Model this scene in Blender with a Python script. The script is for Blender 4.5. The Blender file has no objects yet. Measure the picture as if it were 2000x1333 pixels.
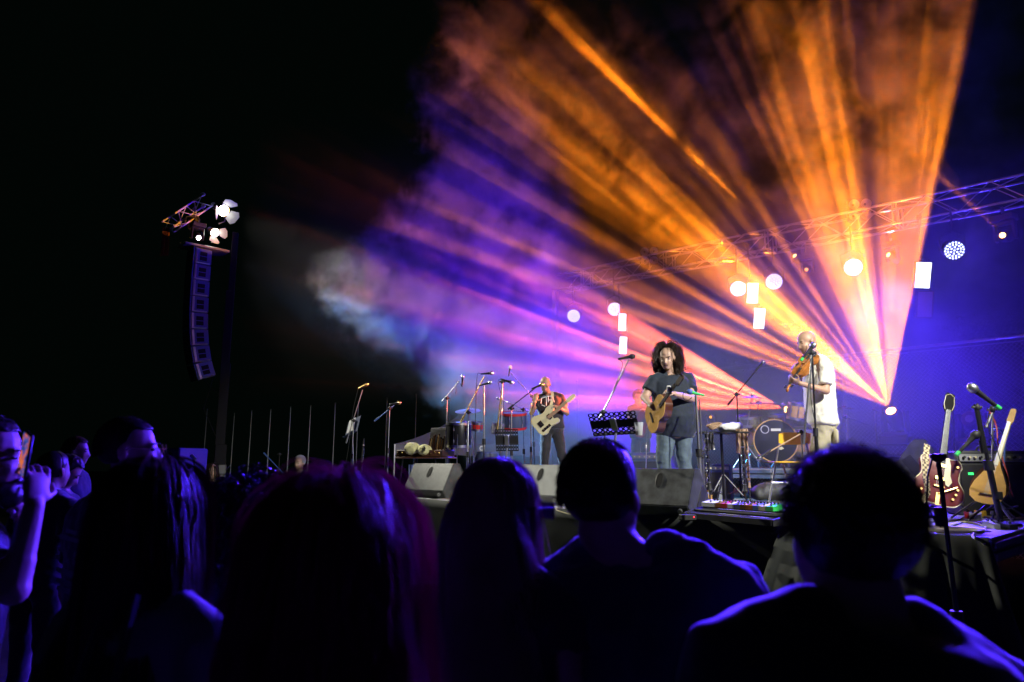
import bpy, bmesh, math, random
from mathutils import Vector, Matrix, Euler, noise as mnoise
R = math.radians
random.seed(7)
SC = bpy.context.scene
COL = SC.collection

# ------------------------------------------------------------------ camera
CAM = Vector((0.0, 0.0, 1.70)); PITCH = R(10.0); F = 1333.3
cd = bpy.data.cameras.new('camera'); cam = bpy.data.objects.new('camera', cd); COL.objects.link(cam)
cam.location = CAM; cam.rotation_euler = (R(90) + PITCH, 0, 0)
cd.sensor_width = 36; cd.lens = 24; cd.clip_start = 0.05; cd.clip_end = 500
cd.dof.use_dof = True; cd.dof.focus_distance = 9.0; cd.dof.aperture_fstop = 2.8
SC.camera = cam
FWD = Vector((0, math.cos(PITCH), math.sin(PITCH))); UP = Vector((0, -math.sin(PITCH), math.cos(PITCH)))
def ray(px, py):
    return FWD + Vector((1, 0, 0)) * ((px - 1000) / F) + UP * ((666.5 - py) / F)
def P(px, py, y):                      # point on the pixel's ray at world depth y
    d = ray(px, py); return CAM + d * (y / d.y)
def CAMPX(p):
    q = p - CAM; f = q.dot(FWD); return 1000 + F * q.x / f, 666.5 - F * q.dot(UP) / f
DECK = 1.20
O = Vector((3.17, 4.67, DECK))         # near right corner of the deck
U = Vector((-0.678, 0.735, 0)).normalized()   # along the front edge, towards the far left end
V = Vector((0.735, 0.678, 0)).normalized()    # into the depth of the stage
def S(a, b, z=0.0): return O + U * a + V * b + Vector((0, 0, z))
def D(px, py, z=DECK):                 # where the pixel's ray meets height z
    d = ray(px, py); return CAM + d * ((z - CAM.z) / d.z)
def toS(p): q = p - O; return (q.dot(U), q.dot(V))
SROT = math.atan2(-U.y, -U.x)          # z rotation whose local +x runs along the front edge to the near right, local +y into the depth

# ------------------------------------------------------------------ world: a night sky
w = bpy.data.worlds.new('World'); SC.world = w; w.use_nodes = True
bg = w.node_tree.nodes['Background']; bg.inputs[0].default_value = (0.25, 0.6, 0.45, 1); bg.inputs[1].default_value = 0.0022
SC.view_settings.view_transform = 'Standard'; SC.view_settings.look = 'None'
SC.view_settings.exposure = 0.0; SC.view_settings.gamma = 1.0
cy = SC.cycles
cy.max_bounces = 4; cy.diffuse_bounces = 1; cy.glossy_bounces = 2; cy.transmission_bounces = 3; cy.volume_bounces = 0
cy.transparent_max_bounces = 8; cy.caustics_reflective = False; cy.caustics_refractive = False
cy.sample_clamp_indirect = 3.0; cy.volume_step_rate = 1.0; cy.volume_max_steps = 256
cy.use_denoising = True; cy.use_adaptive_sampling = False

# ------------------------------------------------------------------ lamps
def lamp(name, loc, target, power, color, size, blend=0.15, radius=0.03, bars=None, fine=26, seed=0.0, streak=0.8, square=False, front=0.07, fall='Linear'):
    """A spot. bars = [(angle in the stage's cross plane, level), ...]: the fixture's slotted gobo, which breaks its beam into a fan of blades."""
    l = bpy.data.lights.new(name, 'SPOT'); l.energy = power; l.color = color
    l.spot_size = R(size); l.spot_blend = blend; l.shadow_soft_size = radius
    o = bpy.data.objects.new(name, l); COL.objects.link(o); o.location = loc
    loc = Vector(loc); dz = -(Vector(target) - loc).normalized(); loc = loc - dz * front; o.location = loc
    dy = Vector((0, 1, 0)); dy = (dy - dz * dy.dot(dz)).normalized(); dx = dy.cross(dz)
    o.rotation_euler = Matrix((dx, dy, dz)).transposed().to_euler()
    if square: return o
    l.use_nodes = True; nt = l.node_tree; nt.nodes.clear(); N = nt.nodes.new; L = nt.links.new
    lf = N('ShaderNodeLightFalloff'); lf.inputs['Strength'].default_value = 1.0
    em = N('ShaderNodeEmission'); L(lf.outputs[fall], em.inputs['Strength']); em.inputs[0].default_value = (1, 1, 1, 1)
    out = N('ShaderNodeOutputLight'); L(em.outputs[0], out.inputs[0])
    if bars:
        def mt(op, a, b=None, c=None):
            n = N('ShaderNodeMath'); n.operation = op
            for i, x in enumerate((a, b, c)):
                if x is None: continue
                if isinstance(x, (int, float)): n.inputs[i].default_value = x
                else: L(x, n.inputs[i])
            return n.outputs[0]
        k = (loc - CAM).normalized(); e1 = Vector((1, 0, 0)); e1 = (e1 - k * k.dot(e1)).normalized(); e2 = e1.cross(k); e2 = e2 if e2.z > 0 else -e2
        Mi = Matrix((dx, dy, dz))                            # world -> lamp
        tc = N('ShaderNodeTexCoord')
        def dotp(v):
            n = N('ShaderNodeVectorMath'); n.operation = 'DOT_PRODUCT'; L(tc.outputs['Normal'], n.inputs[0]); n.inputs[1].default_value = Mi @ v; return n.outputs['Value']
        px_, py_ = CAMPX(loc)
        th = mt('ARCTAN2', dotp(e2), dotp(e1)); ph = mt('ARCCOSINE', dotp(k))
        th = mt('FLOORED_MODULO', th, 2 * math.pi) if False else mt('ADD', th, mt('MULTIPLY', mt('LESS_THAN', th, -1.5), 2 * math.pi))
        pts = []
        for ang, lev in bars:
            d = P(px_ + 50 * math.cos(R(ang)), py_ - 50 * math.sin(R(ang)), loc.y) - loc
            t_ = math.atan2(d.dot(e2), d.dot(e1)); pts.append((t_ + (2 * math.pi if t_ < -1.5 else 0), lev))
        pts.sort(); lo, hi = pts[0][0], pts[-1][0]
        rp = N('ShaderNodeValToRGB'); cr = rp.color_ramp; cr.interpolation = 'EASE'
        L(mt('DIVIDE', mt('SUBTRACT', th, lo), hi - lo), rp.inputs[0])
        cr.elements[0].position = 0; cr.elements[0].color = (pts[0][1],) * 3 + (1,)
        cr.elements[1].position = 1; cr.elements[1].color = (pts[-1][1],) * 3 + (1,)
        for x, lev in pts[1:-1]:
            e = cr.elements.new((x - lo) / (hi - lo)); e.color = (lev,) * 3 + (1,)
        cb = N('ShaderNodeCombineXYZ'); L(mt('MULTIPLY_ADD', th, fine, seed), cb.inputs[0]); L(mt('MULTIPLY', ph, fine * 0.12), cb.inputs[1])
        no = N('ShaderNodeTexNoise'); no.inputs['Scale'].default_value = 1; no.inputs['Detail'].default_value = 4; no.inputs['Roughness'].default_value = 0.72
        L(cb.outputs[0], no.inputs['Vector'])
        mr = N('ShaderNodeMapRange'); mr.interpolation_type = 'SMOOTHSTEP'; L(no.outputs[0], mr.inputs[0])
        mr.inputs[1].default_value = 0.42; mr.inputs[2].default_value = 0.62; mr.inputs[3].default_value = 1 - streak; mr.inputs[4].default_value = 1 + streak * 1.5
        L(mt('MULTIPLY', mt('POWER', rp.outputs[0], 2.0), mr.outputs[0]), lf.inputs['Strength'])
    return o
ORANGE = (1.0, 0.225, 0.004); BLUE = (0.06, 0.02, 1.0)
pA = P(1740, 803, 9.3); pB = P(1535, 800, 11.0)
BARS_A = [(76.6, 0), (79, .8), (83, .7), (90, .7), (93, .5), (94.5, .3), (97, .7), (101, 1), (106, .8), (110, .75), (114, .55), (117, .25), (121, .2), (123, .5),
          (125, .15), (128, .4), (130, .2), (133, .4), (136, 1), (139, .85), (141, 1), (144, .75), (146, .35), (148, .15), (150, .6), (152, .15), (154, .35),
          (156.5, .7), (158, .3), (160, .6), (161.5, 0)]
BARS_B = [(147, 0), (149, .9), (153, 1), (156, .6), (158, .4), (160, 1.1), (162, .3), (165, .8), (168, .3), (171, .7), (174, .4), (177, .8), (180, .5), (182, 0)]
lamp('beam_lamp', pA, P(1330, 130, 10.0), 5400, ORANGE, 90, 0.06, 0.02, BARS_A, 30, 1.7, .75)
lamp('beam_lamp', pB, P(900, 640, 9.9), 7500, (1, .13, .05), 50, 0.1, 0.02, BARS_B, 40, 5.0, .7)
lamp('beam_lamp', P(1958, 458, 9.6), P(1440, -60, 10.2), 3000, ORANGE, 16, 0.1, 0.02, [(125, 0), (129, .4), (133, .3), (137.5, 1), (141, .3), (146, 0)], 50, 2)
lamp('beam_lamp', P(1735, 497, 11.2), P(1200, 180, 12), 1200, ORANGE, 34, 0.1, 0.02, [(135, 0), (138, .7), (142, .3), (146, .7), (150, .4), (154, 1), (158, .4), (165, 0)], 50, 9)
lamp('beam_lamp', P(1552, 500, 12.4), P(1080, 60, 12.6), 1700, ORANGE, 30, 0.1, 0.02, [(122, 0), (126, .5), (130, .25), (134, 1), (135.3, 3), (137, .7), (142, .3), (146, .6), (150, 0)], 40, 4)
lamp('beam_lamp', P(1748, 520, 10.8), P(1665, 0, 10.9), 420, (.75, .85, 1), 13, 0.1, 0.02)
for px, py, y in ((1120, 618, 14.3), (1200, 605, 13.6), (1442, 565, 11.9), (1512, 551, 11.5), (1667, 523, 10.6), (1865, 490, 9.7)):
    q = P(px, py, y); lamp('wash_lamp', q, q + Vector((-0.30, -0.9, -0.42)), 60 if px < 1550 else 80, BLUE, 84, 0.7, 0.1, fall='Constant')

lamp('fill_uplight', P(1330, 930, 13.5), P(1010, 620, 13), 2500, (.08, .01, 1), 54, 0.7, 0.1)  # added fill that turns the haze violet, no fixture stands here
lamp('fill_uplight', P(1930, 905, 12.8), P(1800, 250, 12.0), 420, (.05, .03, 1), 95, 0.8, 0.1)  # second added blue fill, for the upper right haze, no fixture built
lamp('wash_lamp', P(1700, 515, 10.5), S(.9, 1.9, 0), 300, BLUE, 46, 0.7, 0.1, fall='Constant')  # extra wash added to brighten the near deck, belongs to no par

# ------------------------------------------------------------------ smoke
def smoke(name, lo, hi, res, build, dens, aniso, color=(1, 1, 1), step=1.0):
    me = bpy.data.meshes.new(name); o = bpy.data.objects.new(name, me); COL.objects.link(o)
    ng = bpy.data.node_groups.new(name, 'GeometryNodeTree'); ng.interface.new_socket('Geometry', in_out='OUTPUT', socket_type='NodeSocketGeometry')
    vc = ng.nodes.new('GeometryNodeVolumeCube'); sm = ng.nodes.new('GeometryNodeSetMaterial'); out = ng.nodes.new('NodeGroupOutput')
    vc.inputs['Min'].default_value = lo; vc.inputs['Max'].default_value = hi
    for k, ax in enumerate('XYZ'): vc.inputs['Resolution ' + ax].default_value = int((hi[k] - lo[k]) / res)
    ng.links.new(build(ng), vc.inputs['Density'])
    m = bpy.data.materials.new(name + '_mat'); m.use_nodes = True; nt = m.node_tree; nt.nodes.clear()
    at = nt.nodes.new('ShaderNodeAttribute'); at.attribute_name = 'density'
    mu = nt.nodes.new('ShaderNodeMath'); mu.operation = 'MULTIPLY'; mu.inputs[1].default_value = dens
    vs = nt.nodes.new('ShaderNodeVolumeScatter'); vs.inputs['Anisotropy'].default_value = aniso; vs.inputs['Color'].default_value = (*color, 1)
    mo = nt.nodes.new('ShaderNodeOutputMaterial')
    nt.links.new(at.outputs['Fac'], mu.inputs[0]); nt.links.new(mu.outputs[0], vs.inputs['Density']); nt.links.new(vs.outputs[0], mo.inputs['Volume'])
    m.cycles.volume_sampling = 'MULTIPLE_IMPORTANCE'; m.cycles.volume_step_rate = step
    sm.inputs['Material'].default_value = m
    ng.links.new(vc.outputs[0], sm.inputs['Geometry']); ng.links.new(sm.outputs[0], out.inputs[0])
    md = o.modifiers.new('gn', 'NODES'); md.node_group = ng
    o['kind'] = 'stuff'; o['label'] = 'billowing stage smoke lit orange and violet above the band'
    return o
def dens_nodes(ng):
    N = ng.nodes.new; L = ng.links.new
    def math_(op, a, b=None, c=None, clamp=False):
        n = N('ShaderNodeMath'); n.operation = op; n.use_clamp = clamp
        for i, x in enumerate((a, b, c)):
            if x is None: continue
            if isinstance(x, (int, float)): n.inputs[i].default_value = x
            else: L(x, n.inputs[i])
        return n.outputs[0]
    pos = N('GeometryNodeInputPosition').outputs[0]
    def nz(scale, detail, rough=0.6, off=0.0, dist=0.0):
        n = N('ShaderNodeTexNoise'); n.noise_dimensions = '3D'
        a = N('ShaderNodeVectorMath'); a.operation = 'ADD'; L(pos, a.inputs[0]); a.inputs[1].default_value = (off, off * 1.3, -off)
        L(a.outputs[0], n.inputs['Vector']); n.inputs['Scale'].default_value = scale; n.inputs['Detail'].default_value = detail
        n.inputs['Roughness'].default_value = rough; n.inputs['Distortion'].default_value = dist
        return n.outputs[0]
    sp = N('ShaderNodeSeparateXYZ'); L(pos, sp.inputs[0]); x, y, z = sp.outputs
    big = nz(0.30, 2, 0.5, 3.1); mid = nz(1.15, 8, 0.70, 11.0, 0.8)
    # left flank: the plume's edge leans over to the right as it rises, and billows
    def seg(xa, za, xb, zb):   # x limit as a function of z
        return None
    # edge x(z): z=2 -> -1.0 ; z=3.5 -> -3.2 ; z=5.5 -> -2.3 ; z=9 -> -0.9
    fc = N('ShaderNodeFloatCurve'); cu = fc.mapping.curves[0]
    pts = [(0, .85), (.12, .70), (.22, .56), (.33, .33), (.46, .13), (.64, .36), (1, .58)]
    cu.points[0].location = pts[0]; cu.points[1].location = pts[-1]
    for q in pts[1:-1]: cu.points.new(*q)
    fc.mapping.update()
    L(math_('DIVIDE', math_('SUBTRACT', z, 1.2), 9.0, clamp=True), fc.inputs['Value'])
    edge = math_('MULTIPLY', math_('MULTIPLY_ADD', fc.outputs[0], 4.0, -3.6), math_('DIVIDE', y, 12.0))
    d = math_('SUBTRACT', x, edge)                       # >0 inside
    d = math_('ADD', d, math_('MULTIPLY', math_('SUBTRACT', big, 0.5), 3.0))
    d = math_('ADD', d, math_('MULTIPLY', math_('SUBTRACT', mid, 0.5), 4.6))
    fl = math_('MULTIPLY', d, 1.6, clamp=True)
    # thins behind and in front, in the stage's own directions
    b = math_('ADD', math_('MULTIPLY', x, V.x), math_('MULTIPLY', y, V.y)); b = math_('SUBTRACT', b, O.dot(V))
    a_ = math_('ADD', math_('MULTIPLY', x, U.x), math_('MULTIPLY', y, U.y)); a_ = math_('SUBTRACT', a_, O.dot(U))
    fr = math_('MULTIPLY', math_('MULTIPLY', math_('SUBTRACT', b, math_('SUBTRACT', math_('MULTIPLY_ADD', math_('MAXIMUM', math_('SUBTRACT', z, 3.5), 0.0), 0.25, 2.3), math_('MULTIPLY', math_('MAXIMUM', math_('SUBTRACT', a_, 5.0), 0.0), 0.5))), 0.8, clamp=True), math_('MULTIPLY', math_('SUBTRACT', math_('SUBTRACT', 8.0, math_('MULTIPLY', math_('MAXIMUM', math_('SUBTRACT', z, 3.0), 0.0), 0.5)), b), 0.6, clamp=True))
    fr = math_('MULTIPLY', fr, math_('MULTIPLY', math_('SUBTRACT', z, 1.3), 1.2, clamp=True))
    # clumps
    cl = math_('MULTIPLY', math_('SUBTRACT', mid, math_('MULTIPLY_ADD', math_('MAXIMUM', math_('SUBTRACT', z, 4.0), 0.0), 0.001, 0.468)), 11.0, clamp=True)
    cl = math_('ADD', math_('MULTIPLY', cl, 1.0), 0.035)
    hz = math_('MULTIPLY', math_('SUBTRACT', 6.0, z), 0.3, clamp=True)      # even haze low over the deck
    cl = math_('MAXIMUM', cl, math_('MULTIPLY', hz, 0.7))
    rt = math_('MAXIMUM', math_('MULTIPLY', math_('ADD', a_, 0.3), 0.75, clamp=True), 0.22)      # clearer air towards the near end
    d0 = math_('MULTIPLY', math_('MULTIPLY', math_('MULTIPLY', fl, fr), cl), rt)
    # a thin veil drifts left past the speaker tower's lamps
    ve = math_('MULTIPLY', math_('MULTIPLY', math_('SUBTRACT', 7.7, z), 0.8, clamp=True), math_('MULTIPLY', math_('SUBTRACT', z, 2.6), 0.6, clamp=True))
    ve = math_('MULTIPLY', ve, math_('MULTIPLY', math_('SUBTRACT', y, 10.0), 0.5, clamp=True)); ve = math_('MULTIPLY', ve, math_('MULTIPLY_ADD', cl, 0.016, 0.011)); ve = math_('MULTIPLY', ve, math_('MULTIPLY', math_('ADD', math_('MULTIPLY', math_('DIVIDE', x, y), 15.0), 6.2), 0.22, clamp=True))
    return math_('MAXIMUM', d0, ve)
smoke('smoke', (-7.2, 5.0, 1.25), (10, 17.5, 11.5), 0.065, dens_nodes, 0.31, 0.0, step=3.0)

# ================================================================== helpers
def mat(name, col, rough=0.6, metal=0.0, emit=None, estr=0.0, var=0.0, vscale=8.0, bump=0.0, bscale=60.0, spec=None, sheen=0.0, alpha=None, trans=0.0):
    m = bpy.data.materials.new(name); m.use_nodes = True; nt = m.node_tree; b = nt.nodes['Principled BSDF']
    b.inputs['Base Color'].default_value = (*col, 1); b.inputs['Roughness'].default_value = rough; b.inputs['Metallic'].default_value = metal
    if spec is not None: b.inputs['Specular IOR Level'].default_value = spec
    if sheen: b.inputs['Sheen Weight'].default_value = sheen; b.inputs['Sheen Roughness'].default_value = 0.4
    if trans: b.inputs['Transmission Weight'].default_value = trans; b.inputs['IOR'].default_value = 1.4
    if alpha is not None: b.inputs['Alpha'].default_value = alpha
    if emit: b.inputs['Emission Color'].default_value = (*emit, 1); b.inputs['Emission Strength'].default_value = estr
    tc = nt.nodes.new('ShaderNodeTexCoord') if (var or bump) else None
    if var:
        n = nt.nodes.new('ShaderNodeTexNoise'); n.inputs['Scale'].default_value = vscale; n.inputs['Detail'].default_value = 5
        nt.links.new(tc.outputs['Object'], n.inputs['Vector'])
        r = nt.nodes.new('ShaderNodeValToRGB'); r.color_ramp.elements[0].position = 0.3; r.color_ramp.elements[1].position = 0.7
        r.color_ramp.elements[0].color = (*[c * (1 - var) for c in col], 1); r.color_ramp.elements[1].color = (*[min(1, c * (1 + var)) for c in col], 1)
        nt.links.new(n.outputs[0], r.inputs[0]); nt.links.new(r.outputs[0], b.inputs['Base Color'])
        rr = nt.nodes.new('ShaderNodeMapRange'); rr.inputs[3].default_value = max(0.05, rough - 0.12); rr.inputs[4].default_value = min(1, rough + 0.12)
        nt.links.new(n.outputs[0], rr.inputs[0]); nt.links.new(rr.outputs[0], b.inputs['Roughness'])
    if bump:
        n2 = nt.nodes.new('ShaderNodeTexNoise'); n2.inputs['Scale'].default_value = bscale; n2.inputs['Detail'].default_value = 3
        nt.links.new(tc.outputs['Object'], n2.inputs['Vector'])
        bp = nt.nodes.new('ShaderNodeBump'); bp.inputs['Strength'].default_value = bump; bp.inputs['Distance'].default_value = 0.004
        nt.links.new(n2.outputs[0], bp.inputs['Height']); nt.links.new(bp.outputs[0], b.inputs['Normal'])
    return m
M = dict(
    black=mat('black_paint', (.02, .02, .022), .55, var=.3, spec=.3), blackmetal=mat('black_metal', (.03, .03, .035), .3, .6),
    tolex=mat('speaker_coating', (.07, .074, .075), .55, bump=.5, bscale=220, var=.5, vscale=9),
    grille=mat('speaker_grille', (.05, .05, .05), .4, .5, bump=.6, bscale=300),
    chrome=mat('chrome', (.6, .6, .63), .28, 1), alu=mat('aluminium', (.6, .61, .63), .32, .9, var=.15), steel=mat('grey_steel', (.35, .36, .38), .35, .9),
    deck=mat('deck_plywood', (.36, .35, .34), .42, var=.3, vscale=2.5, bump=.2, bscale=40), drape=mat('black_drape', (.022, .026, .024), .85, var=.3, vscale=3, sheen=.1),
    grass=mat('grass_blades', (.05, .10, .02), .8, var=.4), soil=mat('lawn_soil', (.045, .06, .022), .9, var=.5, vscale=5, bump=1, bscale=50),
    skin=mat('skin', (.50, .32, .24), .5, var=.08, vscale=20), skin2=mat('skin_tanned', (.42, .25, .17), .5, var=.08, vscale=20),
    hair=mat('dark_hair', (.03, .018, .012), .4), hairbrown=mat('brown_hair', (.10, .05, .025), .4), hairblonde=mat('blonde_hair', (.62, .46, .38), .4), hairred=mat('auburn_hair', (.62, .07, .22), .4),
    navy=mat('navy_cotton', (.022, .035, .06), .85, var=.15, sheen=.6), jeans=mat('blue_grey_denim', (.09, .13, .17), .85, var=.25, vscale=14, bump=.3, bscale=200),
    white=mat('white_cotton', (.78, .76, .66), .85, var=.04, sheen=.2), khaki=mat('khaki_cotton', (.42, .38, .25), .85, var=.1), blackcloth=mat('black_cotton', (.022, .022, .026), .85, sheen=.9, var=.3),
    wood=mat('spruce_top', (.72, .42, .12), .25, var=.12, vscale=12), rosewood=mat('dark_rosewood', (.09, .03, .02), .25, var=.3), cream=mat('cream_lacquer', (.72, .66, .42), .25, var=.06),
    maple=mat('maple_neck', (.62, .40, .18), .3), fret=mat('fretboard', (.05, .03, .02), .7, spec=.2), burgundy=mat('burgundy_lacquer', (.13, .01, .012), .15, var=.25), violin=mat('violin_varnish', (.38, .14, .035), .2, var=.3, vscale=15),
    gold=mat('gold_metal', (.85, .58, .2), .25, 1), red=mat('red_paint', (.5, .02, .02), .4), yellow=mat('yellow_ply', (.78, .45, .03), .35, var=.08), green=mat('green_tape', (.03, .5, .1), .6),
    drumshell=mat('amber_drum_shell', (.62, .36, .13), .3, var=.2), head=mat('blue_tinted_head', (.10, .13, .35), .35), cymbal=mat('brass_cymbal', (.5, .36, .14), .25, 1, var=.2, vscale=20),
    plastic=mat('clear_plastic', (.75, .8, .82), .1, alpha=.45), paper=mat('white_paper', (.75, .75, .75), .7), towel=mat('tan_towel', (.38, .25, .16), .9, bump=.5),
    cable=mat('black_cable', (.015, .015, .015), .45), cableyellow=mat('cream_cable', (.62, .55, .30), .5), cablered=mat('red_cable', (.4, .05, .03), .5), cablegreen=mat('blue_cable', (.05, .12, .4), .5),
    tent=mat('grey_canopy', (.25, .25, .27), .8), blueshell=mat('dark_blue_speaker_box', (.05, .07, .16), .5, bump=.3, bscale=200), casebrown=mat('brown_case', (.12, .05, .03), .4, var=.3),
    glassl=mat('lamp_glass', (.7, .7, .7), .08, 0, alpha=.7), leaf=mat('tree_leaf', (.06, .10, .04), .6), bark=mat('bark', (.08, .06, .04), .9, bump=1),
    lit_blue=mat('lit_blue_led', (.8, .8, 1), .4, emit=(.42, .48, 1), estr=7), lit_panel=mat('lit_strobe_panel', (.8, .8, 1), .4, emit=(.80, .84, 1), estr=4), dim_panel=mat('unlit_strobe_panel', (.30, .29, .36), .4),
    lit_orange=mat('lit_orange_lens', (1, .6, .2), .3, emit=(1, .42, .08), estr=20), lit_white=mat('lit_white_lamp', (1, 1, 1), .3, emit=(1, .98, .88), estr=25), lit_amber=mat('lit_amber_lens', (1, .5, .2), .3, emit=(1, .35, .05), estr=3),
    led_red=mat('red_led', (1, .05, .05), .4, emit=(1, .02, .05), estr=2.5), led_green=mat('green_led', (.05, 1, .2), .4, emit=(.05, .9, .2), estr=1.5), decal=mat('white_lettering', (.8, .8, .8), .5), shirtprint=mat('grey_shirt_print', (.35, .38, .40), .8),
)
for k_, m_ in (('hair', .25), ('hairbrown', .35), ('hairblonde', .5), ('hairred', .5)):     # thin hair lets light through
    nt = M[k_].node_tree; b = nt.nodes['Principled BSDF']; tr = nt.nodes.new('ShaderNodeBsdfTranslucent'); tr.inputs[0].default_value = b.inputs['Base Color'].default_value
    mx = nt.nodes.new('ShaderNodeMixShader'); mx.inputs[0].default_value = m_; nt.links.new(b.outputs[0], mx.inputs[1]); nt.links.new(tr.outputs[0], mx.inputs[2]); nt.links.new(mx.outputs[0], nt.nodes['Material Output'].inputs['Surface'])
M['tee'] = mat('dark_navy_tee', (.013, .021, .038), .85, var=.2, sheen=.25); M['tolexdark'] = mat('scuffed_black_coating', (.032, .035, .038), .5, bump=.5, bscale=220, var=.65, vscale=12); M['tolex_lit'] = mat('lit_speaker_coating', (.22, .23, .23), .55, bump=.5, bscale=220, var=.2)  # the pale coating is a lit copy of tolex, beam brightness in its colour
def basis(z, hint=Vector((0, 0, 1))):
    z = Vector(z).normalized(); x = hint.cross(z)
    if x.length < 1e-4: x = Vector((1, 0, 0)).cross(z)
    x.normalize(); return Matrix((x, z.cross(x), z)).transposed()
class MB:
    def __init__(s): s.bm = bmesh.new(); s.smooth = True
    def _add(s, vs, fs):
        v = [s.bm.verts.new(p) for p in vs]
        for f in fs:
            try: s.bm.faces.new([v[i] for i in f])
            except ValueError: pass
        return s
    def box(s, c, size, rot=None, bev=0.0):
        t = bmesh.new(); bmesh.ops.create_cube(t, size=1)
        for v in t.verts: v.co = Vector((v.co.x * size[0], v.co.y * size[1], v.co.z * size[2]))
        if bev: bmesh.ops.bevel(t, geom=list(t.edges), offset=bev, segments=1, affect='EDGES')
        rot = Matrix.Identity(3) if rot is None else (Matrix.Rotation(rot, 3, 'Z') if isinstance(rot, (int, float)) else rot)
        t.verts.index_update(); s._add([Vector(c) + rot @ v.co for v in t.verts], [[v.index for v in f.verts] for f in t.faces]); t.free(); return s
    def loft(s, rings, close=True, cap=True):
        n = len(rings[0]); vs = [p for r in rings for p in r]; fs = []
        for i in range(len(rings) - 1):
            for j in range(n if close else n - 1):
                fs.append((i * n + j, i * n + (j + 1) % n, (i + 1) * n + (j + 1) % n, (i + 1) * n + j))
        if cap: fs.append(tuple(range(n))[::-1]); fs.append(tuple(range((len(rings) - 1) * n, len(rings) * n)))
        return s._add(vs, fs)
    def tube(s, pts, r, n=8, cap=True):
        pts = [Vector(p) for p in pts]; k = len(pts); rs = r if isinstance(r, (list, tuple)) else [r] * k
        rings = []; B = None
        for i, p in enumerate(pts):
            t = (pts[min(i + 1, k - 1)] - pts[max(i - 1, 0)])
            if t.length < 1e-7: t = Vector((0, 0, 1))
            t.normalize()
            if B is None: B = basis(t).col[0]
            B = B - t * B.dot(t)
            B = basis(t).col[0] if B.length < 1e-4 else B.normalized()
            C = t.cross(B)
            rings.append([p + (B * math.cos(2 * math.pi * j / n) + C * math.sin(2 * math.pi * j / n)) * rs[i] for j in range(n)])
        return s.loft(rings, cap=cap)
    def cyl(s, a, b, r0, r1=None, n=16): return s.tube([a, b], [r0, r0 if r1 is None else r1], n)
    def lathe(s, prof, org=(0, 0, 0), axis=(0, 0, 1), n=24, cap=True):
        B = basis(axis); o = Vector(org)
        return s.loft([[o + B @ Vector((r * math.cos(2 * math.pi * j / n), r * math.sin(2 * math.pi * j / n), z)) for j in range(n)] for r, z in prof], cap=cap)
    def cap(s, a, ra, b, rb, n=10):                      # tapered capsule
        a, b = Vector(a), Vector(b); d = b - a; L_ = d.length; B = basis(d) if L_ > 1e-6 else Matrix.Identity(3); z = B.col[2]; rings = []
        for k in (-80, -50, -20): rings.append((a + z * (math.sin(R(k)) * ra), math.cos(R(k)) * ra))
        for k in (20, 50, 80): rings.append((b + z * (math.sin(R(k)) * rb), math.cos(R(k)) * rb))
        return s.loft([[c + (B.col[0] * math.cos(2 * math.pi * j / n) + B.col[1] * math.sin(2 * math.pi * j / n)) * r for j in range(n)] for c, r in rings])
    def ell(s, c, rad, fr=None, n=14, m=8):
        fr = Matrix.Identity(3) if fr is None else fr; c = Vector(c); rings = []
        for i in range(m + 1):
            a = math.pi * (i / m * 0.98 + 0.01) - math.pi / 2
            rings.append([c + fr @ Vector((rad[0] * math.cos(a) * math.cos(2 * math.pi * j / n), rad[1] * math.cos(a) * math.sin(2 * math.pi * j / n), rad[2] * math.sin(a))) for j in range(n)])
        return s.loft(rings)
    def prism(s, poly, z0, z1, org=(0, 0, 0), fr=None):   # outline in the frame's x, y; thickness along its z
        fr = Matrix.Identity(3) if fr is None else fr; o = Vector(org)
        return s.loft([[o + fr @ Vector((x, y, z)) for x, y in poly] for z in (z0, z1)])
    def grid(s, rows):
        n = len(rows[0]); return s._add([p for r in rows for p in r], [(i * n + j, i * n + j + 1, (i + 1) * n + j + 1, (i + 1) * n + j) for i in range(len(rows) - 1) for j in range(n - 1)])
    def build(s, name, m, parent=None, flat=False, world=True, mods=None):
        bmesh.ops.recalc_face_normals(s.bm, faces=s.bm.faces)
        me = bpy.data.meshes.new(name)
        if parent is not None and world:
            rz = parent.rotation_euler.z; Mi = (Matrix.Translation(parent.location) @ Matrix.Rotation(rz, 4, 'Z')).inverted(); s.bm.transform(Mi)
        s.bm.to_mesh(me); s.bm.free()
        o = bpy.data.objects.new(name, me); COL.objects.link(o); me.materials.append(m if not isinstance(m, str) else M[m])
        if not flat:
            for p in me.polygons: p.use_smooth = True
            try: me.set_sharp_from_angle(angle=R(38))
            except Exception: pass
        if parent is not None: o.parent = parent
        for f in mods or (): f(o)
        return o
def remesh(vox, sm=4, f=0.6):
    def g(o):
        r = o.modifiers.new('remesh', 'REMESH'); r.mode = 'VOXEL'; r.voxel_size = vox; r.use_smooth_shade = True
        k = o.modifiers.new('smooth', 'SMOOTH'); k.iterations = sm; k.factor = f
    return g
_tx = {}
def wrinkle(scale, strength, kind='CLOUDS'):
    def g(o):
        k = (scale, kind)
        if k not in _tx:
            t = bpy.data.textures.new('folds', kind); t.noise_scale = scale; _tx[k] = t
        d = o.modifiers.new('folds', 'DISPLACE'); d.texture = _tx[k]; d.strength = strength; d.mid_level = 0.5; d.texture_coords = 'LOCAL'
    return g
def tag(o, label, cat, group=None, kind=None):
    o['label'] = label; o['category'] = cat
    if group: o['group'] = group
    if kind: o['kind'] = kind
    return o
def thing(name, label, cat, loc=(0, 0, 0), rz=0.0, group=None):
    o = bpy.data.objects.new(name, None); COL.objects.link(o); o.location = Vector(loc); o.rotation_euler = (0, 0, rz); o.empty_display_size = .1
    return tag(o, label, cat, group)
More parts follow.
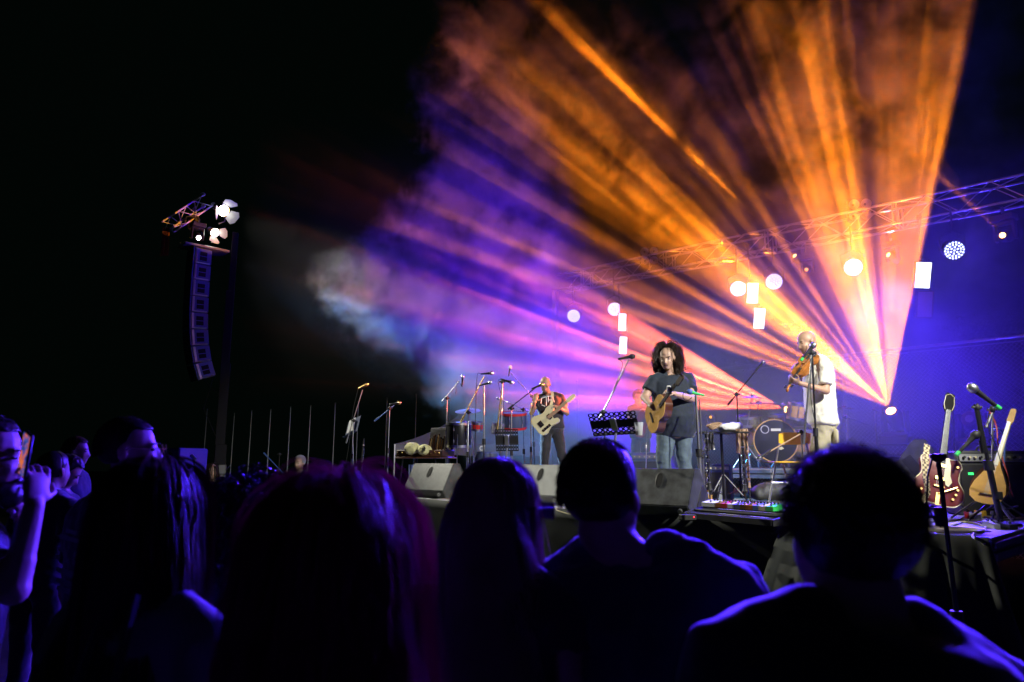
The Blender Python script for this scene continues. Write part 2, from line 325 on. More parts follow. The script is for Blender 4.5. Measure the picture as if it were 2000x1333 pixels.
def dup(root, loc, rz=None, label=None):
    r = root.copy(); COL.objects.link(r); r.location = Vector(loc)
    if rz is not None: r.rotation_euler = (0, 0, rz)
    if label: r['label'] = label
    for ch in list(root.children):
        c = ch.copy(); COL.objects.link(c); c.parent = r
        for g in ch.children: d = g.copy(); COL.objects.link(d); d.parent = c
    return r
def struct(name, mb, m): o = mb.build(name, m, flat=True); o['kind'] = 'structure'; return o
def sag(a, b, drop, n=10, side=Vector((0, 0, 0))):
    a, b = Vector(a), Vector(b); return [a.lerp(b, i / n) + (Vector((0, 0, -drop)) + side) * (4 * (i / n) * (1 - i / n)) for i in range(n + 1)]
def ring_pts(c, rx, ry, n, ph=0.0, z=0.0): return [Vector(c) + Vector((math.cos(ph + 2 * math.pi * i / n) * rx, math.sin(ph + 2 * math.pi * i / n) * ry, z)) for i in range(n)]
def text(txt, size, org, fr, m, parent, name='lettering', ext=.0015, align='CENTER'):
    c = bpy.data.curves.new(name, 'FONT'); c.body = txt; c.size = size; c.extrude = ext; c.align_x = align; c.align_y = 'CENTER'
    o = bpy.data.objects.new(name, c); COL.objects.link(o); bpy.context.view_layer.update()
    me = bpy.data.meshes.new_from_object(o); bpy.data.objects.remove(o); bm = bmesh.new(); bm.from_mesh(me)
    mb = MB(); mb.bm.free(); mb.bm = bm; bm.transform(Matrix.Translation(Vector(org)) @ fr.to_4x4()); return mb.build(name, m, parent, flat=True)

# ================================================================== the field and the stage
g = MB(); n = 40
g.grid([[Vector((-80 + 160 * i / n, -20 + 140 * j / n, 0.0)) for i in range(n + 1)] for j in range(n + 1)]); struct('ground', g, M['soil'])
g = MB()
for k in range(16000):
    x = random.uniform(-4, 5); y = random.uniform(1.2, 9)
    h = random.uniform(.03, .07); a = random.uniform(0, 6.28); w_ = .004; dx, dy = math.cos(a) * w_, math.sin(a) * w_
    g._add([Vector((x - dx, y - dy, 0)), Vector((x + dx, y + dy, 0)), Vector((x + random.uniform(-.02, .02), y + random.uniform(-.02, .02), h))], [(0, 1, 2)])
o = g.build('grass', 'grass', flat=True); o['kind'] = 'stuff'; o['label'] = 'short green grass in front of the stage'

SL, SD = 10.6, 7.0
st = thing('stage', 'raised concert stage deck with black cloth skirting', 'stage', S(0, 0, -DECK), SROT)
g = MB()
for i in range(6):
    for j in range(4):
        a0, a1 = SL * i / 6 + .003, SL * (i + 1) / 6 - .003; b0, b1 = SD * j / 4 + .003, SD * (j + 1) / 4 - .003
        c = S((a0 + a1) / 2, (b0 + b1) / 2, -.012); g.box(c, (a1 - a0, b1 - b0, .024), SROT, .002)
g.build('deck', 'deck', st, flat=True)
g = MB()
for z in (-.05, -.125): g.box(S(SL / 2, -.006, z), (SL, .03, .055 if z < -.1 else .045), SROT, .006); g.box(S(-.006, SD / 2, z), (.03, SD, .055 if z < -.1 else .045), SROT, .006)
g.box(S(SL / 2, .012, -.08), (SL, .02, .11), SROT); g.box(S(.012, SD / 2, -.08), (.02, SD, .11), SROT)
g.build('deck_edge', mat('weathered_alu_edge', (.22, .21, .20), .45, .5, var=.3), st, flat=True)
def skirt(a0, a1, side, flare, amp, name, fold=2.2):
    g = MB(); rows = []; n = int((a1 - a0) / .025); m = 14
    for j in range(m + 1):
        v = j / m; row = []
        for i in range(n + 1):
            a = a0 + (a1 - a0) * i / n
            f = math.sin(a * fold * 6.28 + 1.5 * math.sin(a * 3.1)) * .5 + .5 * math.sin(a * fold * 2.3 * 6.28 + 2 * math.sin(a * 2.2))
            off = -.022 - flare(a) * v ** .8 - amp * (.25 + v) * (.55 + .45 * f) * .5
            z = -.012 - v * (DECK - .03)
            if v == 0: off, z = -.03, .004
            row.append(S(a, off, z) if side == 'front' else S(off, a, z))
        rows.append(row)
    g.grid(rows); o = g.build(name, 'drape', st); s_ = o.modifiers.new('t', 'SOLIDIFY'); s_.thickness = .004; return o
skirt(1.35, SL, 'front', lambda a: .02, .035, 'skirt', .55)
# the corner drape: pulled out over the corner into a tent of heavy folds
g = MB(); rows = []; nn = 90
for j in range(17):
    v = j / 16; row = []
    for i in range(nn + 1):
        t = i / nn
        top = S(1.42 - 1.28 * min(1, t / .86), -.03, .006) if t < .86 else S(.14 - .13 * (t - .86) / .14, -.03 + .0 * t, .006)
        ang = R(200) + 0 * t
        base = S(1.62 - 2.0 * t, -.50 - .30 * math.sin(math.pi * t) - .05, -DECK + .015)
        f = math.sin(t * 33 + 2.2 * math.sin(t * 7)) * .6 + .4 * math.sin(t * 71 + 1.1)
        p = top.lerp(base, v); p += (-V) * (f * .075 * v ** .7 + .06 * math.sin(math.pi * v)) + Vector((0, 0, .0))
        if v == 0: p = top
        row.append(p)
    rows.append(row)
g.grid(rows); cd_ = g.build('corner_drape', 'drape', st); s_ = cd_.modifiers.new('t', 'SOLIDIFY'); s_.thickness = .004
for a in (.06, 2.1, 4.2, 6.3, 8.4, 10.5):
    for b in (.2, 2.2, 4.4, 6.8): g = MB(); g.cyl(S(a, b, -DECK), S(a, b, -.03), .03); g.build('leg', 'steel', st)
# drum riser
rs = thing('drum_riser', 'low riser with an aluminium edge under the drum kit', 'riser', S(3.1, 4.3), SROT)
RA0, RA1, RB0, RB1, RH = 1.9, 4.25, 3.15, 5.35, .40
g = MB(); g.box(S((RA0 + RA1) / 2, (RB0 + RB1) / 2, RH - .01), (RA1 - RA0 - .02, RB1 - RB0 - .02, .03), SROT); g.build('riser_top', 'deck', rs, flat=True)
g = MB()
for z in (RH - .03, RH - .095):
    for a0, a1 in ((RA0, (RA0 + RA1) / 2), ((RA0 + RA1) / 2, RA1)): g.box(S((a0 + a1) / 2, RB0 - .01, z), (a1 - a0 - .01, .04, .05), SROT, .008)
    g.box(S(RA1 + .01, (RB0 + RB1) / 2, z), (.04, RB1 - RB0, .05), SROT, .008)
g.build('riser_edge', 'alu', rs, flat=True)
for a in (RA0 + .06, (RA0 + RA1) / 2, RA1 - .06):
    for b in (RB0 + .06, RB1 - .06): g = MB(); g.cyl(S(a, b, 0), S(a, b, RH - .1), .025); g.build('leg', 'steel', rs)

# ------------------------------------------------------------------ chain-link fence behind the stage, trees, far poles
FB, FH = 9.6, 3.95; M['galv'] = mat('galvanised_wire', (.55, .56, .58), .5, .3)
def fence_bay(a0, a1, lab):
    t = thing('chain_link_fence', lab, 'fence', S((a0 + a1) / 2, FB, -DECK), 0, 'bays of the wire fence behind the stage')
    g = MB()
    for z in (FH,): g.cyl(S(a0, FB, z - DECK), S(a1, FB, z - DECK), .032, n=10)
    g.cyl(S(a0, FB, FH - DECK - .09), S(a1, FB, FH - DECK - .09), .012, n=8); g.build('rail', 'alu', t)
    g = MB(); g.cyl(S(a0, FB, -DECK), S(a0, FB, FH - DECK + .02), .034, n=10); g.build('post', 'alu', t)
    g = MB(); sp = .085; L_ = a1 - a0; H = FH - .1
    k = -H
    while k < L_:
        for sgn in (1, -1):
            x0, x1 = max(0, k), min(L_, k + H); z0, z1 = x0 - k, x1 - k
            if sgn < 0: x0, x1 = L_ - x0, L_ - x1
            g.tube([S(a0 + x0, FB + .03 * sgn * .1, z0 - DECK), S(a0 + x1, FB - .03 * sgn * .1, z1 - DECK)], .0042, 3, cap=False)
        k += sp
    g.build('wire_mesh', 'galv', t)
for i, a in enumerate((-9.0, -5.6, -2.2, 1.2, 4.6)):
    fence_bay(a, a + 3.4, ['wire fence bay at the far right picture edge', 'wire fence bay behind the guitar amplifier', 'wire fence bay behind the bright floor lamp', 'hazy wire fence bay behind the violinist', 'hazy wire fence bay behind the drum kit'][i])
def tree(x, y, h, cr, lab, seed):
    rd = random.Random(seed); t = thing('tree', lab, 'tree', (x, y, 0), 0, 'trees behind the fence')
    g = MB(); g.tube([(x, y, 0), (x + .1, y, h * .3), (x - .1, y + .1, h * .62)], [.22, .16, .08], 8)
    tips = []
    for k in range(9):
        a = rd.uniform(0, 6.28); z0 = h * rd.uniform(.28, .55); q = Vector((x + math.cos(a) * cr * .7, y + math.sin(a) * cr * .7, z0 + cr * rd.uniform(.3, .9))); g.tube([(x, y, z0), q], [.07, .02], 5); tips.append(q)
    g.build('trunk', 'bark', t)
    g = MB()
    for k in range(70):
        u = Vector((rd.gauss(0, 1), rd.gauss(0, 1), rd.gauss(0, 1))).normalized(); rr = rd.uniform(.45, 1.0); c = Vector((x, y, h * .66)) + Vector((u.x * cr * rr, u.y * cr * rr, u.z * h * .33 * rr)); cl = cr * rd.uniform(.16, .34)
        for q in range(95):
            d = Vector((rd.gauss(0, 1), rd.gauss(0, 1), rd.gauss(0, .8))); d = d.normalized() * rd.random() ** .4 * cl; p = c + d
            e1 = Vector((rd.gauss(0, 1), rd.gauss(0, 1), rd.gauss(0, 1))).normalized(); e2 = e1.orthogonal().normalized(); l_ = rd.uniform(.06, .12)
            g._add([p, p + e1 * l_ * .5 + e2 * l_ * .35, p + e1 * l_, p + e1 * l_ * .5 - e2 * l_ * .35], [(0, 1, 2, 3)])
    g.build('crown', 'leaf', t, flat=True)
tree(12.6, 16.2, 5.6, 2.2, 'bushy tree behind the fence, under the unlit panel', 3)
tree(16.5, 17.0, 6.4, 2.6, 'taller dark tree behind the fence at the right picture edge', 5)
tree(8.2, 20.5, 6.0, 2.4, 'tree behind the fence, hidden in violet haze', 8)
for i, (px, py, y) in enumerate(((405, 800, 27), (458, 808, 26), (492, 803, 25.4), (529, 800, 25), (568, 795, 24.4), (607, 793, 24), (655, 788, 23.4), (700, 785, 23), (756, 778, 22.4), (813, 771, 21.8), (878, 775, 21.2), (1127, 745, 20))):
    q = P(px, py, y); t = thing('netting_pole', ['far thin pole, first on the left', 'far thin pole just right of the speaker tower', 'far thin pole, second right of the speaker tower', 'far thin pole left of the distant smiling man', 'far thin pole right above the distant smiling man', 'far thin pole, second right of the distant man', 'far thin pole left of the blue-lit music stand', 'far thin pole behind the blue-lit music stand', 'far thin pole behind the short boom microphone', 'far thin pole above the canopy corner', 'far thin pole behind the black floor drum', 'hazy thin pole right of the electric guitar'][i], 'pole', (q.x, q.y, 0), 0, 'thin poles in the far dark field')
    g = MB(); g.cyl((q.x, q.y, 0), (q.x, q.y, q.z), .022, .018, 8); g.build('shaft', 'steel', t); g = MB(); g.ell((q.x, q.y, q.z), (.028, .028, .03)); g.build('finial', 'steel', t)

# ------------------------------------------------------------------ back truss with its lifting towers
TA, TB = P(2080, 372, 9.0), P(1085, 568, 15.3); TD = (TA - TB).normalized(); TU = Vector((0, 0, 1)); TV = TU.cross(TD).normalized(); TW = .36
TU = TD.cross(TV); LEN = (TA - TB).length
tr = thing('lighting_truss', 'long aluminium box truss carrying the lamps over the stage', 'truss', (TA.x, TA.y, 0))
for du, dv in ((0, 0), (TW, 0), (0, TW), (TW, TW)):
    g = MB(); g.cyl(TA + TU * du + TV * dv, TB + TU * du + TV * dv, .020, n=10); g.build('chord', 'alu', tr)
g = MB(); k = 0; stp = .42; n_ = int(LEN / stp)
for i in range(n_):
    p0, p1 = TA - TD * (i * stp), TA - TD * ((i + 1) * stp); a, b = (0, TW) if i % 2 else (TW, 0)
    g.cyl(p0 + TU * a, p1 + TU * b, .009, n=6); g.cyl(p0 + TU * a + TV * TW, p1 + TU * b + TV * TW, .009, n=6)
    g.cyl(p0 + TV * a, p1 + TV * b, .009, n=6); g.cyl(p0 + TV * a + TU * TW, p1 + TV * b + TU * TW, .009, n=6)
    if i % 5 == 0:
        for q in (p0, p0 - TD * .06):
            g.cyl(q, q + TU * TW, .012, n=6); g.cyl(q + TV * TW, q + TU * TW + TV * TW, .012, n=6); g.cyl(q, q + TV * TW, .012, n=6)
g.build('lattice', 'alu', tr)
for p, lab in ((TB - TD * .0, 'slim lifting tower at the far end of the truss'), (TA + TD * .6, 'lifting tower at the near end of the truss')):
    t = thing('lifting_tower', lab, 'tower', (p.x, p.y, 0)); g = MB(); g.box((p.x, p.y, p.z / 2), (.12, .12, p.z), SROT, .01); g.build('mast', 'steel', t)
    for q in range(4): g = MB(); a = SROT + R(45 + 90 * q); g.cyl((p.x, p.y, 1.1), (p.x + math.cos(a) * 1.1, p.y + math.sin(a) * 1.1, .05), .025, n=8); g.build('outrigger', 'steel', t)

# ------------------------------------------------------------------ lamps on the truss
def aimed(loc, target): return basis(Vector(target) - Vector(loc))          # local +z looks at the target
def par(loc, lab):
    t = thing('stage_lamp', lab, 'stage light', loc, 0, 'round blue LED lamps under the truss'); F_ = aimed(loc, loc + Vector((-0.30, -0.9, -0.42))); z = F_.col[2]; loc = Vector(loc)
    b = loc - z * .06
    g = MB(); g.lathe([(.06, -.2), (.11, -.19), (.145, -.12), (.15, 0), (.155, .03), (.14, .03)], b, z, 28); g.build('housing', 'black', t)
    g = MB(); g.lathe([(.001, 0), (.136, 0), (.136, .012), (.001, .012)], b + z * .022, z, 28); g.build('lens_plate', 'black', t)
    g = MB()
    for rr, k in ((.0, 1), (.046, 6), (.085, 12), (.119, 18)):
        for i in range(k):
            a = 6.283 * i / k + rr * 9; p = b + z * .038 + F_.col[0] * math.cos(a) * rr + F_.col[1] * math.sin(a) * rr; g.lathe([(.0145, 0), (.012, .006), (.004, .008)], p, z, 10)
    g.build('diode_array', 'lit_blue', t)
    g = MB(); top = Vector((loc.x, loc.y, loc.z + .30)); sx = F_.col[0]
    for s_ in (-1, 1): g.tube([loc - z * .1 + sx * .165 * s_, loc - z * .1 + sx * .17 * s_ + Vector((0, 0, .2)), top], .012, 6)
    g.tube([top, (top.x, top.y, max(top.z + .1, tz(loc)))], .014, 6); g.build('yoke', 'blackmetal', t)
def tz(p):                                                                    # height of the truss's lower chord beside p
    s_ = (Vector((p.x, p.y, 0)) - Vector((TA.x, TA.y, 0))).dot(Vector((TD.x, TD.y, 0)).normalized()); return TA.z + TD.z * s_
PARS = ((1120, 618, 14.3, 'farthest round blue lamp, left of the far strobe panels'), (1200, 605, 13.6, 'round blue lamp just above the far strobe panels'), (1442, 565, 11.9, 'round blue lamp left of the middle strobe panels'), (1512, 551, 11.5, 'round blue lamp right of the middle strobe panels'), (1667, 523, 10.6, 'round blue lamp in the orange beam, above the violinist'), (1865, 490, 9.7, 'largest round blue lamp, right of the near strobe panel'))
for px, py, y, lab in PARS: par(P(px, py, y), lab)
def panel(cx, cy, y, w_, h_, lit, lab, tilt):
    c = P(cx, cy, y); t = thing('strobe_panel', lab, 'stage light', c, 0, 'rectangular strobe panels hung from the truss')
    n_ = (CAM * 0 + Vector((-0.25, -1, -.25))).normalized(); F_ = basis(n_, Vector((0, 0, 1))); F_ = Matrix.Rotation(R(tilt), 3, n_) @ F_
    g = MB(); g.box(c - n_ * .05, (w_ + .05, h_ + .05, .09), F_, .008); g.build('housing', 'black', t, flat=True)
    g = MB(); g.box(c, (w_, h_, .012), F_); g.build('light_face', 'lit_panel' if lit else 'dim_panel', t, flat=True)
    g = MB(); u_ = F_.col[1] * (1 if F_.col[1].z > 0 else -1); g.tube([c + u_ * h_ * .5 - n_ * .06, c + u_ * (h_ * .5 + .05) - n_ * .06], .015, 6); g.build('bracket', 'blackmetal', t)
for a in ((1215.5, 630, 13.4, .14, .34, 1, 'upper far strobe panel, glowing white', -4), (1217, 675, 13.4, .14, .34, 1, 'lower far strobe panel, above the bare boom microphone', -6), (1470, 573, 11.7, .175, .35, 1, 'upper middle strobe panel between two round lamps', -5), (1483, 622.5, 11.7, .175, .35, 1, 'lower middle strobe panel left of the violinist', -6), (1803, 538, 10.0, .20, .385, 1, 'near strobe panel, glowing white', -6), (1806.5, 595, 10.0, .19, .37, 0, 'near strobe panel that is switched off', -4)): panel(*a)
for a0, a1, y in (((1208, 560), (1212, 612), 13.5), ((1460, 480), (1466, 555), 11.8), ((1795, 425), (1799, 506), 10.1)):
    p0, p1 = P(*a0, y), P(*a1, y); t = thing('hanging_pole', 'thin drop pole holding the strobe panels at %s' % {13.5: 'the far end', 11.8: 'the middle', 10.1: 'the near end'}[y], 'pole', p1); g = MB(); g.cyl(p0, p1, .015, n=8); g.build('shaft', 'blackmetal', t); g = MB(); g.box(p0, (.07, .05, .09), SROT, .01); g.build('clamp', 'blackmetal', t)
def mover(loc, target, lab, m='lit_orange', base=None, s=1.0, up=-1, rl=.055):
    """moving head: base box, U-shaped yoke, head with lens. up=+1 stands on its base, -1 hangs."""
    loc, target = Vector(loc), Vector(target); F_ = aimed(loc, target); z = F_.col[2]
    t = thing('moving_head_lamp', lab, 'stage light', loc, 0, 'moving head beam lamps')
    c = loc - z * .14 * s
    g = MB(); g.lathe([(.05 * s, -.2 * s), (.10 * s, -.17 * s), (.115 * s, 0), (.10 * s, .1 * s), (.085 * s, .135 * s), (.07 * s, .14 * s)], c, z, 24); g.build('head', 'black', t)
    g = MB(); g.lathe([(.002, 0), (rl * s, 0), (rl * s * .8, .02 * s), (.003, .03 * s)], c + z * .125 * s, z, 20); g.build('lens', m, t)
    g = MB(); sx = F_.col[0]; sx = Vector((sx.x, sx.y, 0)).normalized(); B = Matrix((sx, Vector((0, 0, 1)).cross(sx), Vector((0, 0, 1)))).transposed(); q = c + Vector((0, 0, -.20 * s * up))
    for k in (-1, 1): g.box(c + sx * .145 * s * k + Vector((0, 0, -.06 * s * up)), (.05 * s, .12 * s, .30 * s), B, .015 * s)
    g.box(q + Vector((0, 0, -.02 * s * up)), (.34 * s, .13 * s, .06 * s), B, .015 * s); g.build('yoke', 'blackmetal', t)
    g = MB(); g.box(q + Vector((0, 0, -.11 * s * up)), (.36 * s, .28 * s, .12 * s), B, .015 * s); g.build('base', 'black', t)
    if up < 0: g = MB(); g.tube([q + Vector((0, 0, .17 * s)), (q.x, q.y, max(q.z + .2, tz(q)))], .02, 6); g.build('clamp', 'steel', t)
    return t, q + Vector((0, 0, -.17 * s * up))
mover(pA, P(1330, 130, 6.5), 'bright orange beam lamp on the flight case behind the wedge speaker', up=1, rl=.075)
mover(pB, P(900, 640, 9.2), 'orange beam lamp low behind the drum kit', up=1)
mover(P(1958, 460, 9.6), P(1700, 420, 7.4), 'amber beam lamp hanging at the right end of the truss', s=.85)
mover(P(1735, 498, 11.2), P(1200, 180, 9.4), 'small orange beam lamp hanging above the near strobe panel', s=.7)
mover(P(1575, 527, 11.6), P(1400, 640, 7.0), 'faint amber lamp right of the middle round lamps', 'lit_amber', s=.65)
mover(P(1552, 500, 12.4), P(1080, 60, 10), 'orange beam lamp in the bright smoke puff on the truss', s=.7)
_, q = mover(P(1893, 818, 9.0), P(1700, 700, 7), 'dark moving head switched off behind the amplifier', 'glassl', up=1, s=1.1)
mover(P(1388, 815, 12.0), P(1300, 830, 8), 'tiny warm floor lamp between the singer and the white bag', 'lit_amber', up=1, s=.5)
def blinder(cx, cy, y, lab):
    c = P(cx, cy, y); t = thing('blinder_lamp', lab, 'stage light', c, 0, 'unlit four-lamp blinders on top of the truss'); n_ = Vector((-.2, -1, -.2)).normalized(); F_ = basis(n_)
    g = MB(); g.box(c - n_ * .1, (.38, .38, .05), F_, .01); g.build('frame', 'black', t, flat=True)
    for sx in (-1, 1):
        for sy in (-1, 1):
            p = c + F_.col[0] * .095 * sx + F_.col[1] * .095 * sy; g = MB(); g.lathe([(.02, -.06), (.06, -.03), (.08, 0), (.085, .005)], p, n_, 20, cap=False); r_ = g.build('reflector', 'chrome', t); g = MB(); g.ell(p - n_ * .02, (.018, .018, .018)); g.build('bulb', 'glassl', r_, world=False) if False else g.bm.free()
    g = MB(); g.tube([c - n_ * .1, c - n_ * .1 + Vector((0, 0, -.3))], .015, 6); g.build('bracket', 'steel', t)
blinder(1268, 500, 13.6, 'four-lamp blinder on the far half of the truss'); blinder(1680, 410, 11.0, 'four-lamp blinder on the truss inside the orange beam')

# ================================================================== gear on the stage
def DK(px, y, z=DECK): return Vector((P(px, 900, y).x, y, z))
Z = Vector((0, 0, 1))
def mic(a, b, lab, m='black', headm='chrome', cable=None, ringm=None, s=1.0):
    """hand microphone: tail a -> head b"""
    a, b = Vector(a), Vector(b); d = (b - a).normalized(); L_ = .17 * s; a = b - d * L_
    t = thing('microphone', lab, 'microphone', a, 0, 'microphones')
    g = MB(); g.lathe([(.009 * s, 0), (.011 * s, .004), (.0125 * s, .06 * s), (.017 * s, .125 * s), (.02 * s, .13 * s)], a, d, 14); g.build('body', m, t)
    g = MB(); g.lathe([(.019 * s, 0), (.026 * s, .008 * s), (.028 * s, .022 * s), (.024 * s, .042 * s), (.012 * s, .054 * s), (.002, .057 * s)], a + d * .13 * s, d, 16); g.build('grille', headm, t)
    if ringm: g = MB(); g.lathe([(.0125 * s, 0), (.0125 * s, .03 * s)], a - d * .03 * s, d, 12); g.build('marking_ring', ringm, t)
    if cable:
        g = MB(); pts = [a] + [Vector(p) for p in cable]; out = []
        for i in range(len(pts) - 1):
            for k in range(6):
                u = k / 6; p0, p1, p2, p3 = pts[max(i - 1, 0)], pts[i], pts[i + 1], pts[min(i + 2, len(pts) - 1)]
                out.append(.5 * ((2 * p1) + (-p0 + p2) * u + (2 * p0 - 5 * p1 + 4 * p2 - p3) * u * u + (-p0 + 3 * p1 - 3 * p2 + p3) * u ** 3))
        out.append(pts[-1]); g.tube(out, .0035, 5); g.build('cable', 'cable', t)
    return t
def stand(lab, foot, top, boom=None, base='tripod', m='chrome', r=.0105, bm_='chrome', spread=.30, leg0=None, rz=.4, grp='microphone stands on the stage'):
    """foot, top: ends of the upright. boom = (tail, tip)"""
    foot, top = Vector(foot), Vector(top); t = thing('microphone_stand', lab, 'mic stand', foot, 0, grp)
    mid = foot.lerp(top, .5)
    if base == 'tripod':
        for k in range(3):
            a = rz + 2.094 * k; g = MB(); g.tube([foot + Z * .22, foot + Vector((math.cos(a) * spread * .4, math.sin(a) * spread * .4, .15)), foot + Vector((math.cos(a) * spread, math.sin(a) * spread, .012))], [.009, .009, .009], 7); g.build('leg', m, t)
    else: g = MB(); g.lathe([(.002, .004), (.14, .004), (.14, .018), (.03, .035), (.02, .05)], foot, Z, 28); g.build('base', 'blackmetal', t)
    g = MB(); g.cyl(foot + Z * .05, mid, r * 1.25, n=10); g.cyl(mid, top, r * .8, n=10); g.build('pole', m, t)
    g = MB(); g.cyl(mid - (top - foot).normalized() * .04, mid + (top - foot).normalized() * .04, r * 2, n=10); g.build('collar', 'black', t); g = MB(); g.cyl(foot + Z * .2, foot + Z * .26, r * 2, n=10); g.build('collar', 'black', t)
    if boom:
        a, b = Vector(boom[0]), Vector(boom[1]); d = (b - a).normalized()
        g = MB(); g.cyl(a, b, r * .75, n=8); g.cyl(a, a + d * .1, r * 1.3, n=8); g.build('boom', bm_, t)
        g = MB(); g.ell(top, (.024, .024, .03)); g.cyl(top - Vector((.04, 0, 0)), top + Vector((.04, 0, 0)), .012, n=8); g.build('clutch', 'black', t)
    return t
def pp(y, *xy): return [P(x, z, y) for x, z in xy]
# left group ------------------------------------------------------------
y = 11.4; a, b = pp(y, (692, 826), (708, 762)); stand('bare straight stand at the left end beside the blue-lit score', DK(686, y), P(691, 822, y), (P(676, 866, y), b), m='steel', bm_='steel', spread=.36)
mic(P(690, 764, y), P(718, 751, y), 'orange-lit microphone above the blue-lit score', 'gold', 'gold', [P(690, 800, y), P(684, 850, y), P(676, 905, y)])
y = 10.9; stand('short boom stand with orange-lit microphone at the left', DK(757, y), P(761, 798, y), (P(731, 823, y), P(770, 792, y)), base='round', m='steel', bm_='cablegreen', r=.010)
mic(P(765, 790, y), P(782, 787, y), 'small orange-lit microphone on the low boom, left side', 'blackmetal', 'gold', [P(757, 815, y), P(760, 900, y)])
y = 10.4; stand('boom stand in front of the whistle case', DK(871, y), P(873, 778, y), (P(864, 785, y), P(897, 745, y)), m='steel')
mic(P(903, 748, y), P(904, 734, y), 'upright thin microphone over the whistle case', 'blackmetal', 'chrome', [P(893, 745, y), P(890, 770, y)])
y = 9.7; stand('long boom stand slanting over the black floor drum', DK(913, y - .1), P(915, 806, y), (P(900, 826, y), P(946, 735, y)), m='chrome', bm_='gold')
mic(P(938, 731, y), P(962, 729, y), 'topmost of the three grouped microphones', 'black', 'chrome', [P(932, 734, y), P(930, 790, y), P(926, 890, y)])
y = 9.4; stand('tallest straight stand in the microphone cluster', DK(946, y), P(945, 754, y), None, base='round', m='steel', r=.013)
mic(P(935, 754, y), P(960, 747, y), 'middle microphone of the cluster, on the straight stand', 'black', 'chrome', [P(930, 757, y), P(928, 800, y), P(930, 895, y)])
y = 9.2; stand('straight stand behind the perforated black music stand', DK(975, y), P(981, 746, y), (P(971, 840, y), P(982, 746, y)), m='chrome', bm_='gold', r=.012)
mic(P(975, 740, y), P(1001, 748, y), 'dark microphone pointing down right in the cluster', 'black', 'chrome', [P(973, 745, y), P(977, 765, y), P(984, 800, y), P(976, 880, y)])
y = 11.2; stand('overhead boom stand behind the microphone cluster', DK(1045, y), P(1040, 775, y), (P(1043, 778, y), P(997, 728, y)), m='blackmetal', bm_='gold')
mic(P(993, 737, y), P(997, 716, y), 'thin overhead microphone high above the percussion', 'black', 'white')
y = 10.7; stand('low boom stand over the red percussion', DK(1024, y), P(1022, 800, y), (P(1032, 804, y), P(980, 781, y)), m='steel')
mic(P(984, 783, y), P(972, 778, y), 'small silver microphone aimed at the red drum', 'chrome', 'chrome')
y = 9.6; stand('boom stand reaching to the bass guitarist\'s mouth'.replace('bass guitarist', 'bowed guitarist'), DK(999, y), P(999, 798, y), (P(992, 800, y), P(1047, 757, y)), m='steel', bm_='blackmetal')
mic(P(1043, 758, y), P(1060, 751, y), 'microphone at the electric guitarist\'s face', 'black', 'gold')
y = 10.0; stand('orange-lit straight stand left of the electric guitarist', DK(1037, y), P(1037, 788, y), None, m='gold', r=.009)
# singer's and right stands -----------------------------------------------
y = 7.1; stand('long boom stand over the big perforated music stand', DK(1187, y + .35), P(1178, 806, y), (P(1172, 818, y), P(1228, 703, y)), m='steel', r=.011, bm_='steel')
mic(P(1217, 700, y), P(1238, 696, y), 'bare vocal microphone left of the singer', 'black', 'black', [P(1216, 712, y), P(1203, 750, y), P(1180, 803, y)])
y = 7.0; stand('thick pair of stands with coiled green-taped cable right of the singer', DK(1367, y), P(1359, 772, y), None, m='steel', r=.017, base='tripod', spread=.12)
stand('slimmer stand behind the thick one beside the singer', DK(1373, y + .12), P(1366, 780, y + .12), None, m='chrome', r=.010, base='round')
mic(P(1368, 771, y), P(1344, 765, y), 'microphone lying across the thick stand by the singer', 'green', 'cablegreen', [P(1340, 765, y), P(1334, 776, y), P(1342, 783, y), P(1352, 776, y)])
y = 8.9; stand('black boom stand crossing above the drum kit', DK(1444, y), P(1439, 770, y), (P(1421, 792, y), P(1489, 709, y)), m='blackmetal', bm_='blackmetal')
mic(P(1485, 714, y), P(1492, 706, y), 'thin overhead microphone above the cymbals', 'black', 'steel')
y = 6.6; stand('straight stand in front of the violinist', DK(1592, y), P(1586, 689, y), (P(1569, 868, y), P(1586, 690, y)), m='blackmetal', bm_='steel', r=.012)
mic(P(1578, 688, y), P(1591, 672, y), 'microphone at the violinist\'s ear', 'black', 'steel', [P(1582, 700, y), P(1584, 780, y), P(1596, 850, y), P(1600, 900, y)], 'green', s=1.1)
y = 9.3; stand('low boom stand right of the violinist', DK(1656, y), P(1652, 815, y), (P(1646, 812, y), P(1694, 830, y)), m='steel', bm_='steel')
y = 9.6; stand('tall hazy boom stand left of the floor lamp', DK(1712, y), P(1709, 800, y), (P(1690, 778, y), P(1742, 833, y)), m='steel', bm_='steel', r=.012)
y = 8.3; stand('brown pole stand behind the red guitar', DK(1856, y), P(1861, 797, y), None, m='blackmetal', r=.012)
y = 5.6; F1 = DK(1940, y); stand('heavy black round-base stand beside the lute', F1, P(1908, 796, y), (P(1922, 885, y), P(1905, 790, y)), base='round', m='blackmetal', bm_='blackmetal', r=.019, spread=.3)
mic(P(1932, 783, y), P(1895, 755, y), 'large grey microphone tilted over the black round-base stand', 'black', 'steel', [P(1936, 790, y), P(1930, 830, y), P(1948, 880, y), P(1962, 930, y), P(1975, 975, y)], 'green', s=1.45)
mic(P(1893, 862, y), P(1908, 846, y), 'green-ringed microphone hanging at mid height on the black stand', 'black', 'black', None, 'green', s=1.3)
y = 6.0; stand('silver stand with taped cables right of the black round-base stand', DK(1925, y), P(1938, 800, y), (P(1926, 835, y), P(1942, 795, y)), m='steel', bm_='chrome', r=.011)
y = 3.9; q = P(1832, 893, y); t = stand('slim black stand on the grass before the stage corner', (q.x + .02, y, 0), q, None, m='blackmetal', bm_='black', r=.016, spread=.34, grp='microphone stands on the stage')
